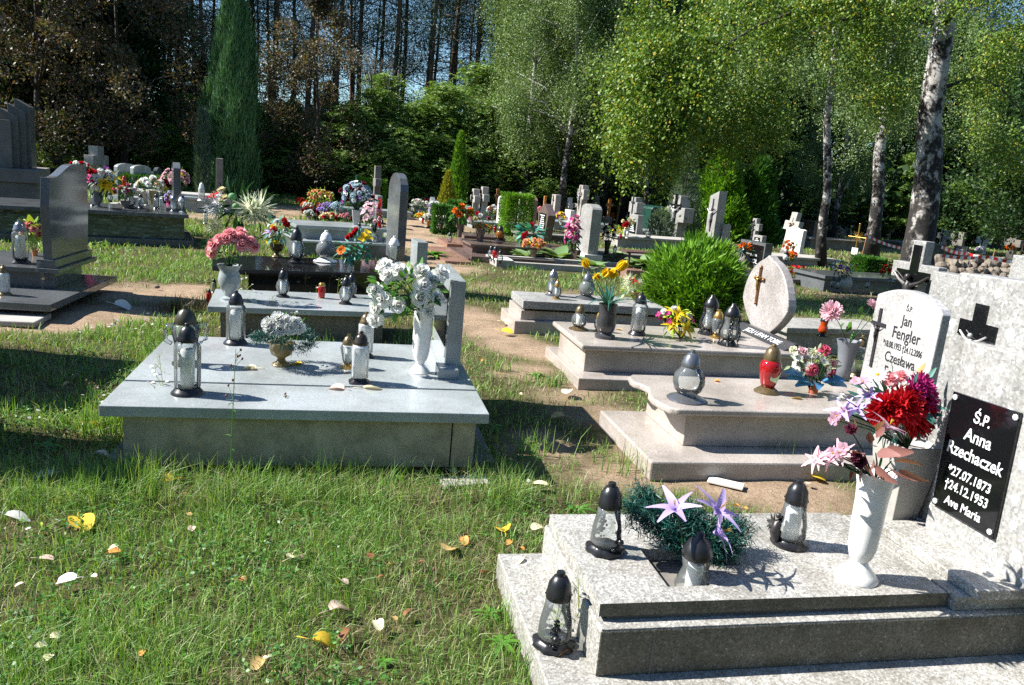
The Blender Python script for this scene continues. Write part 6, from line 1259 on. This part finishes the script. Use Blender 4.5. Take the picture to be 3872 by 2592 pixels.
# tall pines behind
def pine(seed, h, z0):
    rr = gen(seed); setr(seed); nb = 30; C = []
    b = MB(); tp = [np.array([.12 * math.sin(i * .8 + seed), .12 * math.cos(i * .7 + seed), h * i / 9 - .1]) for i in range(10)]; rs = [.15 - .12 * i / 9 for i in range(10)]; b.tube(tp, rs, 8)
    for k in range(nb):
        z = z0 + (h - z0) * (k / nb) ** .85; a = k * 2.4 + rr.uniform(-.5, .5); L_ = (2.2 * (1 - ((z - z0) / (h - z0)) ** 1.5) + .5) * rr.uniform(.5, 1.1); i = min(8, int(z / h * 9)); s = tp[i] * 1.0; s[2] = z; e = s + [L_ * math.cos(a), L_ * math.sin(a), L_ * rr.uniform(0, .7)]
        b.tube([s, (s + e) / 2 + [0, 0, -.08 * L_], e], [.03, .02, .008], 4)
        if k % 3 == 1 and z < z0 + (h - z0) * .5: continue
        for q in (1, .75, .5):
            if rr.uniform() < .8: C.append([*(s + (e - s) * q + [rr.normal() * .3, rr.normal() * .3, .2]), .5])
    for k in range(5):
        z = rr.uniform(2.5, z0); a = rr.uniform(0, 6.28); L_ = rr.uniform(.4, 1.3); b.tube([(0, 0, z), (L_ * math.cos(a), L_ * math.sin(a), z + rr.uniform(-.3, .2))], [.025, .006], 4)
    C = np.array(C); n = 9000; i = rr.integers(0, len(C), n); g = rr.normal(size=(n, 3)) * [1, 1, .55]; P = C[i, :3] + g * C[i, 3:4]; D = g + rr.normal(size=(n, 3)) * .8 + [0, 0, .3]
    return [('trunk', b.mesh('trunk', PINEB, 'all', fix=False)), ('crown', quads_mesh('crown', leaves(P, D, .26 * rr.uniform(.6, 1.3, n), .035), TL('pine')))]
PK = [pine(91, 17, 4.5), pine(92, 19, 6), pine(93, 16, 3.5), pine(94, 18, 5)]
PGp = 'tall pines of the wood behind'; rr_ = random.Random(17); k = 0
for y in (43, 50, 58):
    u = -350 + rr_.uniform(0, 60)
    while u < 4300:
        q = ony(u, 600, y); dens = 92 if 600 < u < 2000 else (90 if u <= 600 else 190)
        if not (u > 2000 and y > 58): tree('pine', 'tall slim pine of the wood behind the cemetery', 'tree', (q[0], y + rr_.uniform(-1.5, 1.5), 0), PK[k % 4], PGp, rr_.uniform(0, 6.28), rr_.uniform(.85, 1.15)); k += 1
        u += dens * rr_.uniform(.5, 1.6) * (42 / y) ** .3
# dark broadleaf trees of the wood edge
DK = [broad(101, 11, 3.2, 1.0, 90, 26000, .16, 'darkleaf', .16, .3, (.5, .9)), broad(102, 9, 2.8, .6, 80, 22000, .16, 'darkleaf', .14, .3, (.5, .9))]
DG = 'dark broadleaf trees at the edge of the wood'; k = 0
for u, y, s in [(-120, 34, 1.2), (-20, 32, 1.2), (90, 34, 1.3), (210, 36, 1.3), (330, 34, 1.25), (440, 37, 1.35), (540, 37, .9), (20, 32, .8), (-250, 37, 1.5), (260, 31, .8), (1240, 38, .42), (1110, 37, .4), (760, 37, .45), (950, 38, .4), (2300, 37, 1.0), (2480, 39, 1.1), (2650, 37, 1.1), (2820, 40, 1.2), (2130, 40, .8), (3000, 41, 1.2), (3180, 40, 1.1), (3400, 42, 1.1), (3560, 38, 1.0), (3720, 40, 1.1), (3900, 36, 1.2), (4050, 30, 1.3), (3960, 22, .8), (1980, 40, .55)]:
    q = ony(u, 600, y); tree('broadleaf_tree', 'dark broadleaf tree added out of view to block sky light', 'tree', (q[0], y, 0), DK[k % 2], DG, k * 1.3, s); k += 1
# unseen trees added round the clearing, beside and behind the camera, to block sky light
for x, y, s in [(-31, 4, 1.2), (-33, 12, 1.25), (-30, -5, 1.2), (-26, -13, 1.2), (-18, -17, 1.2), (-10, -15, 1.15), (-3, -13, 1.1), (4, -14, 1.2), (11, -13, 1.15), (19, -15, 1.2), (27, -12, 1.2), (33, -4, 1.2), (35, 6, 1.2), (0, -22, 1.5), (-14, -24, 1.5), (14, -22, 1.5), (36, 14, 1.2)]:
    tree('broadleaf_tree', 'dark broadleaf tree added out of view to block sky light', 'tree', (x, y, 0), DK[k % 2], DG, k * 1.3, s); k += 1
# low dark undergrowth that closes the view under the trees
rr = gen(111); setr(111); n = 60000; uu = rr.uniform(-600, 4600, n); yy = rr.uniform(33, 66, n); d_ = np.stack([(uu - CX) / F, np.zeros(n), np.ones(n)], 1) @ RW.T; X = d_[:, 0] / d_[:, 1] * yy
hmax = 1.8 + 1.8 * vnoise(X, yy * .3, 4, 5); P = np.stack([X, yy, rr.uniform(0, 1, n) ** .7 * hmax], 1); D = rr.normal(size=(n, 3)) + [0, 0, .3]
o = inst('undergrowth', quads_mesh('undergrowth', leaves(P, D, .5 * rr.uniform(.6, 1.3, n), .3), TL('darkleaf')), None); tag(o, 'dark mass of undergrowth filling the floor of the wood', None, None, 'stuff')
# ------------------------------------------------------------------ grass
def free(x, y, pad=0.0):
    k = np.ones(len(x), bool)
    for x0, x1, y0, y1 in FOOT: k &= ~((x > x0 - pad) & (x < x1 + pad) & (y > y0 - pad) & (y < y1 + pad))
    return k
def blades(x, y, h, wd, rr, lean=.5):
    n = len(x); a = rr.uniform(0, 6.283, n); d = np.stack([np.cos(a), np.sin(a)], 1); b = rr.uniform(0, 6.283, n); s = np.stack([np.cos(b), np.sin(b), np.zeros(n)], 1) * (wd / 2)[:, None]
    k = np.abs(rr.normal(size=n)) * lean; base = np.stack([x, y, np.full(n, -.02)], 1); V = np.empty((n, 6, 3))
    o = lambda t, q: np.stack([d[:, 0] * k * h * q, d[:, 1] * k * h * q, h * t * (1 - .35 * np.minimum(k, 1.3) * t) + .012], 1)
    m1 = base + o(.55, .35); tp = base + o(1, 1)
    V[:, 0] = base - s; V[:, 1] = base + s; V[:, 2] = m1 + s * .85; V[:, 3] = m1 - s * .85; V[:, 4] = tp + s * .15; V[:, 5] = tp - s * .15; return V
BF = [(0, 1, 2, 3), (3, 2, 4, 5)]
GRM = leafm('grass_blade', [(.08, .19, .03), (.13, .28, .05), (.19, .35, .075), (.28, .41, .12), (.42, .45, .24)], .35, .45, .35)
DRM = leafm('dry_blade', [(.2, .16, .08), (.3, .25, .14), (.38, .33, .2), (.16, .15, .06)], .2, .6, .3)
rr = gen(201); setr(201)
def field(y0, y1, dens, hb, wd, dry=0.0):
    xa = -1.0 * y1 * .62 - .6; xb = y1 * .95 + .6; n = int((xb - xa) * (y1 - y0) * dens); x = rr.uniform(xa, xb, n); y = rr.uniform(y0, y1, n)
    u = np.array([CX + F * (RW[0, 0] * x + RW[1, 0] * y + RW[2, 0] * -1.65) / (RW[0, 2] * x + RW[1, 2] * y + RW[2, 2] * -1.65)])[0]
    k = (u > -250) & (u < 4150) & free(x, y); s = soil(x, y); cl_ = vnoise(x, y, .22, 7) * .6 + vnoise(x, y, .7, 8) * .6
    thin = np.where((x > 1.0) & (y > 2.6), .55, 1.0)
    pt = np.clip((vnoise(x, y, .55, 11) * .6 + vnoise(x, y, .2, 12) * .4 - .42) * 6, 0, 1); pt = (1 - .65 * pt) if not dry else (.35 + .9 * pt)
    k &= rr.uniform(0, 1, n) < np.clip((1 - s * 1.35) * (.35 + .9 * cl_), 0, 1) * thin * pt
    x, y, cl_ = x[k], y[k], cl_[k]; h = hb * (.45 + .9 * cl_) * rr.uniform(.5, 1.35, len(x)); h *= np.where((y > 3.55) & (y < 4.05) & (x < 1.0), 2.0, 1); h *= np.where((x > .9) & (y > 2.9), .75, 1)
    return blades(x, y, h, wd * rr.uniform(.6, 1.3, len(x)), rr, .85 if not dry else 1.2)
G_ = [field(1.2, 2.6, 13000, .07, .003), field(2.6, 4.2, 9000, .075, .0034), field(4.2, 7, 3200, .075, .0055), field(7, 12, 1300, .08, .009), field(12, 20, 420, .09, .016), field(20, 36, 110, .1, .03)]
tag(inst('grass', quads_mesh('grass', np.concatenate(G_), GRM, 6, BF), None), 'short green turf between the graves', None, None, 'stuff')
D_ = [field(1.2, 2.6, 3800, .05, .0028, 1), field(2.6, 4.2, 2600, .05, .0032, 1), field(4.2, 7, 1300, .05, .005, 1), field(7, 12, 600, .05, .008, 1), field(12, 22, 160, .06, .016, 1)]
n = 9000; x = rr.uniform(-2.2, 1.2, n); y = rr.uniform(1.3, 6.5, n); k = (vnoise(x, y, .3, 21) > .58) & free(x, y) & (soil(x, y) < .5); x, y = x[k], y[k]; n = len(x); Cv = []
for j in range(3):
    a = rr.uniform(0, 6.28, n) if j == 0 else a + 2.09
    Cv.append(leaves(np.stack([x, y, rr.uniform(.02, .05, n)], 1), np.stack([np.cos(a), np.sin(a), np.full(n, .25)], 1), .014 * rr.uniform(.8, 1.6, n), .013, 0, np.array([0, 0, 1.0]) + rr.normal(size=(n, 3)) * .2))
tag(inst('clover', quads_mesh('clover', np.concatenate(Cv), LM('green')), None), 'low patches of clover leaves in the turf', None, None, 'stuff')
tag(inst('dry_grass', quads_mesh('dry_grass', np.concatenate(D_), DRM, 6, BF), None), 'dry straw-coloured stalks lying in the turf', None, None, 'stuff')
# taller tufts along the stone edges
def tuft(label, u, v, n, h, rad, mat=None, group='taller grass tufts at the stone edges'):
    p = at(u, v); x = rr.normal(size=n) * rad; y = rr.normal(size=n) * rad * .6
    o = inst('grass_tuft', quads_mesh('grass_tuft', blades(x, y, h * rr.uniform(.4, 1.2, n), np.full(n, .0035 * max(1, p[1] / 3)), rr, .5), mat or GRM, 6, BF), None, p); tag(o, label, 'grass tuft', group)
for u, v, n, h, r_ in ((480, 1630, 150, .2, .12), (650, 1680, 160, .2, .14), (870, 1700, 160, .19, .14), (1100, 1715, 160, .2, .14), (1320, 1720, 160, .19, .14), (1530, 1725, 150, .2, .14), (1700, 1735, 130, .18, .12), (560, 1660, 130, .17, .12), (760, 1690, 140, .16, .14), (980, 1700, 150, .15, .14), (1220, 1710, 150, .16, .14), (1420, 1720, 150, .15, .14), (1640, 1720, 120, .15, .12), (1780, 1740, 90, .14, .08), (420, 1600, 110, .14, .1), (1150, 1290, 110, .16, .15), (1290, 1280, 90, .13, .12), (600, 1340, 90, .14, .1), (1900, 1400, 60, .14, .06), (2080, 1450, 60, .13, .07), (2010, 1720, 70, .2, .07), (1930, 2350, 70, .12, .06), (1980, 2520, 70, .12, .06), (2380, 1780, 50, .2, .08), (2980, 1760, 50, .18, .08), (1860, 1880, 50, .18, .07), (2110, 1080, 90, .12, .2), (2300, 1050, 90, .12, .2), (1980, 1020, 80, .1, .2)):
    tuft('tuft of longer grass at the edge of a grave', u, v, n, h, r_)
tuft('dark reddish dry tuft on the sand before the light grey slab', 690, 1175, 160, .16, .13, leafm('red_dry_blade', [(.05, .06, .03), (.13, .09, .05), (.2, .13, .08)], .2), None)
# weeds
WG = 'small white-flowered weeds'
HEAD = blossom('daisy', PM('white')); SEED = MB().ball((0, 0, 0), 1, 8, 0, (.8, .8, 1.1)).mesh('seed_head', plain('brown_seed', (.16, .08, .05), .8, .3), True)
rr_ = random.Random(31)
def weed(u, v, vt, n=5, seedy=False):
    p = at(u, v); h = ztop(p, vt); t = thing('wildflower', 'thin stemmed weed with brown seed heads in the turf' if seedy else 'thin stemmed weed with tiny white daisies in the turf', 'wildflower', p, 0, 'brown-headed weeds' if seedy else WG); b = MB()
    lx = rr_.uniform(-.05, .05); b.tube([(0, 0, -.01), (lx * .4, 0, h * .5), (lx, 0, h)], [.0028, .002, .0012], 4)
    for k in range(n):
        z = h * rr_.uniform(.62, 1.0); a = rr_.uniform(0, 6.28); q = (1.05 - z / h) * .16 + .012; s = (lx * z / h, 0, z - q * .8); e = (s[0] + q * math.cos(a), q * math.sin(a), z + .01); b.tube([s, e], [.0014, .001], 4)
        inst('seed_head' if seedy else 'flower_head', SEED if seedy else HEAD, t, e, (rr_.uniform(-.5, .5), rr_.uniform(-.3, .6), 0), .0075 if seedy else .0105)
    for k in range(4):
        z = h * rr_.uniform(.1, .6); a = rr_.uniform(0, 6.28); b.petal((lx * z / h * .6, 0, z), (math.cos(a), math.sin(a), .5), (0, 0, 1), .04, .012, .4, .1, 0, 3)
    b.build('stem', LM('lime') if not seedy else LM('green'), t, fix=False)
for a in ((640, 1700, 1340, 9), (600, 1640, 1380, 6), (450, 1640, 1500, 6), (470, 1660, 1540, 4), (700, 1620, 1400, 6), (380, 1560, 1470, 5), (900, 1700, 1560, 3), (1080, 1290, 1190, 7), (1110, 1300, 1180, 7), (1150, 1280, 1200, 5), (1230, 1285, 1190, 8), (1250, 1275, 1205, 7), (1020, 1280, 1120, 6), (940, 1220, 1030, 7), (1200, 1190, 1080, 6), (1270, 1180, 1050, 5), (420, 1330, 1210, 5), (520, 1330, 1230, 5), (560, 1290, 1190, 4), (180, 1600, 1560, 4), (170, 2020, 1960, 3), (2180, 2500, 2190, 7), (2080, 2480, 2200, 5), (1960, 1850, 1800, 2), (330, 1280, 1240, 3)): weed(*a)
for a in ((860, 1710, 1530, 4, True), (880, 1720, 1560, 4, True), (930, 1700, 1600, 3, True), (1080, 1740, 1500, 4, True), (540, 1640, 1500, 4, True), (600, 1620, 1480, 4, True), (330, 1560, 1440, 4, True), (380, 1580, 1450, 3, True), (200, 1720, 1620, 3, True), (250, 2100, 2010, 2, True), (1620, 2250, 2170, 2, True), (870, 1820, 1320, 8, True)): weed(*a)
def rosette(name, label, cat, u, v, rpx, n, leafn, wide=.3, up=.7, group=None, seed=0):
    p = at(u, v); R0 = rpx * dep(p) / F; b = MB(); r = random.Random(int(u + v))
    for k in range(n):
        a = k * 2.39996 + r.uniform(-.3, .3); e = r.uniform(.25, 1.1) * up; L_ = R0 * r.uniform(.6, 1.1); b.petal((0, 0, .01), (math.cos(a), math.sin(a), e), (-math.cos(a) * e, -math.sin(a) * e, 1), L_, L_ * wide, .45, .12, 0, 5, .8)
    t = thing(name, label, cat, p, 0, group); b.build('leaf_rosette', TL(leafn), t, smooth='all', fix=False); return t
for u, v, r_, n in ((1480, 1790, 150, 16), (2190, 1935, 70, 10), (760, 1740, 80, 9), (1390, 1900, 60, 8), (180, 1690, 70, 9), (330, 1830, 60, 8), (540, 2300, 60, 9), (1850, 2330, 80, 12), (1900, 2440, 90, 12), (2030, 1420, 50, 9), (1660, 1530, 40, 8), (1870, 1620, 60, 8), (260, 2480, 80, 9), (700, 2500, 70, 9), (1450, 2510, 60, 8), (2950, 1230, 40, 8)):
    rosette('weed_rosette', 'flat rosette of broad green weed leaves in the turf', 'weed', u, v, r_, n, 'weed', .24, .55, 'broad-leaved weeds in the turf')
for u, v, r_, lb in ((1990, 985, 60, 'hosta plant left of the tan stone vase'), (2110, 990, 75, 'hosta plant between the tan vase and the orchid vase'), (1930, 962, 45, 'small hosta plant at the kerb corner'), (2240, 1025, 70, 'hosta plant below the white stele'), (2440, 1015, 90, 'large hosta plant behind the rusty bench'), (2330, 985, 60, 'hosta plant at the foot of the stele')):
    rosette('hosta_plant', lb, 'plant', u, v, r_ * 1.15, 18, 'hosta', .62, 1.7)
rosette('leafy_plant', 'leafy green plant alone on the sandy path', 'plant', 1640, 972, 62, 26, 'weed', .34, 1.2); rosette('leafy_plant', 'dark evergreen plant with small leaves on the brown kerb', 'plant', 1745, 930, 35, 30, 'locust', .3, 1.0)
# red begonia bed
p = at(3012, 1060); t = thing('flower_bed', 'low bed of red begonias with bronze leaves', 'flower bed', p); b = MB(); r = random.Random(3); mpp = dep(p) / F
for k in range(130):
    q = (r.gauss(0, 30) * mpp, r.uniform(-.3, .4), r.uniform(.03, .2)); b.petal(q, (r.uniform(-1, 1), r.uniform(-1, 1), r.uniform(0, .8)), (0, 0, 1), .09, .06, .3, .1, 0, 3)
b.build('foliage', leafm('begonia_leaf', [(.05, .1, .02), (.18, .06, .03), (.1, .18, .03)]), t, fix=False)
for k in range(34): inst('blossom', blossom('simple', PM('red')), t, (r.gauss(0, 32) * mpp, r.uniform(-.35, .3), r.uniform(.14, .26)), (r.uniform(-.6, .9), r.uniform(-.6, .6), 0), r.uniform(.04, .06))
# cables beyond the thicket
for k, (va, vb) in enumerate(((263, 272), (274, 283), (284, 296))):
    a, b = ony(1560, va, 40), ony(1960, vb, 40); d = b - a; cm = MB().tube([a - d * 3, a, (a + b) / 2 - [0, 0, .04], b, b + d * 3], .012, 4).mesh('power_cable', INKB, 'all')
    tag(inst('power_cable', cm, None), 'thin power cable stretched in front of the pines', 'cable', 'three parallel power cables')
# fallen leaves
def fl_mesh(col, cup):
    b = MB(); b.petal((0, 0, 0), (1, 0, 0), (0, 0, 1), 1, .85, cup * .8, cup * .6, 0, 8, 0); b.tube([(-.55, .08, .03), (-.25, 0, .05), (.03, 0, 0)], .018, 4)
    return b.mesh('fallen_leaf', petalm('leaf_fall_' + col, FLC[col], trans=.2), 'all', fix=False)
FLC = {'yellow': (.72, .48, .04), 'cream': (.72, .64, .42), 'white': (.7, .68, .62), 'tan': (.48, .33, .13), 'orange': (.65, .27, .07), 'brown': (.22, .09, .04), 'pink': (.68, .5, .4)}
rr_ = random.Random(77); FM = {}
def fallen(u, v, z, px, col, label, group=None):
    p = at(u, v, z); cup = rr_.choice([.25, .4, .55]); key = (col, cup)
    if key not in FM: FM[key] = fl_mesh(col, cup)
    s = px * dep(p) / F; o = inst('fallen_leaf', FM[key], None, (p[0], p[1], z + (.028 if z == 0 else .004)), (rr_.uniform(-.2, .35), rr_.uniform(-.25, .2), rr_.uniform(0, 6.28)), s); tag(o, label, 'leaf', group)
for u, v, z, s, c, lb in ((299, 1979, 0, 105, 'yellow', 'largest bright yellow leaf lying in the turf'), (23, 1967, 0, 75, 'white', 'pale leaf cut by the picture edge'), (289, 2212, 0, 70, 'white', 'whitish leaf below the large yellow one'), (1099, 2137, 0, 85, 'cream', 'cream-yellow leaf alone in the middle of the turf'), (1686, 2104, 0, 85, 'tan', 'tan leaf near the two small brown leaves'), (1906, 2033, 0, 80, 'yellow', 'mustard leaf standing on edge beside the plinth'), (2012, 2027, 0, 70, 'cream', 'cream leaf at the plinth corner'), (1975, 2112, .1, 62, 'cream', 'cream leaf lying on the plinth corner'), (1180, 2450, 0, 110, 'yellow', 'long yellow-orange leaf near the lower edge'), (1248, 2334, 0, 80, 'pink', 'pale pinkish curled leaf above the yellow-orange one'), (1422, 2375, 0, 52, 'cream', 'small cream leaf next to the dark brown leaf'), (1322, 2410, 0, 62, 'brown', 'dark brown leaf standing in the turf'), (2149, 2468, .1, 62, 'orange', 'orange leaf on the plinth beside the low lantern'),
        (871, 1700, 0, 80, 'tan', 'tan leaf in front of the big granite slab'), (620, 1838, 0, 85, 'yellow', 'yellow leaf below the corner of the big slab'), (339, 1620, 0, 60, 'yellow', 'yellow leaf left of the big slab'), (360, 1736, 0, 55, 'white', 'whitish leaf in the shaded turf'), (207, 1810, 0, 70, 'white', 'whitish folded leaf in the deepest shade'), (987, 2516, 0, 60, 'tan', 'grey-white leaf standing near the lower edge'), (149, 2136, 0, 52, 'pink', 'pinkish brown leaf under the yellow one'), (1752, 2052, 0, 40, 'orange', 'small orange-brown leaf beside the tan one'), (1818, 2190, 0, 42, 'brown', 'small brown leaf beside the plinth'), (2149, 1488, 0, 52, 'pink', 'peach leaf on the bare patch between the graves'), (2132, 1590, 0, 52, 'tan', 'tan leaf before the moulded plinth'), (1690, 1790, 0, 45, 'cream', 'cream leaf near the corner of the big slab base'), (2012, 1850, 0, 60, 'cream', 'folded cream leaf above the plinth'), (3066, 1815, 0, 62, 'yellow', 'yellow leaf on the sand behind the angel lantern'),
        (967, 1397, .36, 62, 'cream', 'cream leaf flat on the big slab'), (1140, 1380, .36, 60, 'yellow', 'yellow leaf at the foot of the olive urn'), (1298, 1474, .36, 62, 'pink', 'curled pale leaf at the slab joint'), (1375, 1470, .36, 72, 'cream', 'broad cream leaf next to the curled one'), (940, 1140, .3, 40, 'cream', 'cream leaf on the light grey slab'), (2720, 1445, .355, 22, 'orange', 'small leaf on the moulded slab'), (3030, 1510, .355, 42, 'tan', 'tan leaf below the terracotta pot'), (2350, 1250, .315, 30, 'tan', 'gold leaf on the teardrop slab'), (1895, 1225, 0, 40, 'cream', 'cream leaf on the sandy path'), (1895, 1260, 0, 45, 'yellow', 'yellow-white leaf on the sandy path'), (433, 1160, 0, 60, 'white', 'white scrap lying on the shaded sand')):
    fallen(u, v, z, s, c, lb)
for k in range(120):
    u = rr_.uniform(0, 3870); v = rr_.uniform(1010, 2580); p = at(u, v)
    if not free(np.array([p[0]]), np.array([p[1]]), .02)[0] or p[1] > 16: continue
    fallen(u, v, 0, rr_.uniform(.022, .045) * F / dep(p), rr_.choice(['brown', 'orange', 'tan', 'pink', 'cream', 'orange']), 'small withered leaf scattered in the turf', 'small withered leaves')
p = at(2744, 1832); o = thing('stone_tile', 'pale broken tile lying on the sand between the graves', 'tile', p, R_(-35)); gbox(o, 'tile', CHALK, -.1, .1, -.045, .045, .0, .014, .003)
p = at(1750, 1830); o = thing('stone_tile', 'dark flat stone by the corner of the big slab base', 'stone', p, R_(10)); gbox(o, 'tile', CONC, -.12, .14, -.06, .07, .0, .02, .006)
p = at(90, 1225); o = thing('stone_tile', 'flat sandy concrete slab before the dark polished grave', 'stone', p, 0); gbox(o, 'tile', CONC, -.9, .12, -.1, .3, -.01, .04, .01)
p = at(760, 1118); o = inst('rock', RM[0], None, (at(594, 1092)[0], at(594, 1092)[1], .02), (0, 0, 1), .035); tag(o, 'small round pebble on the sand', 'stone')
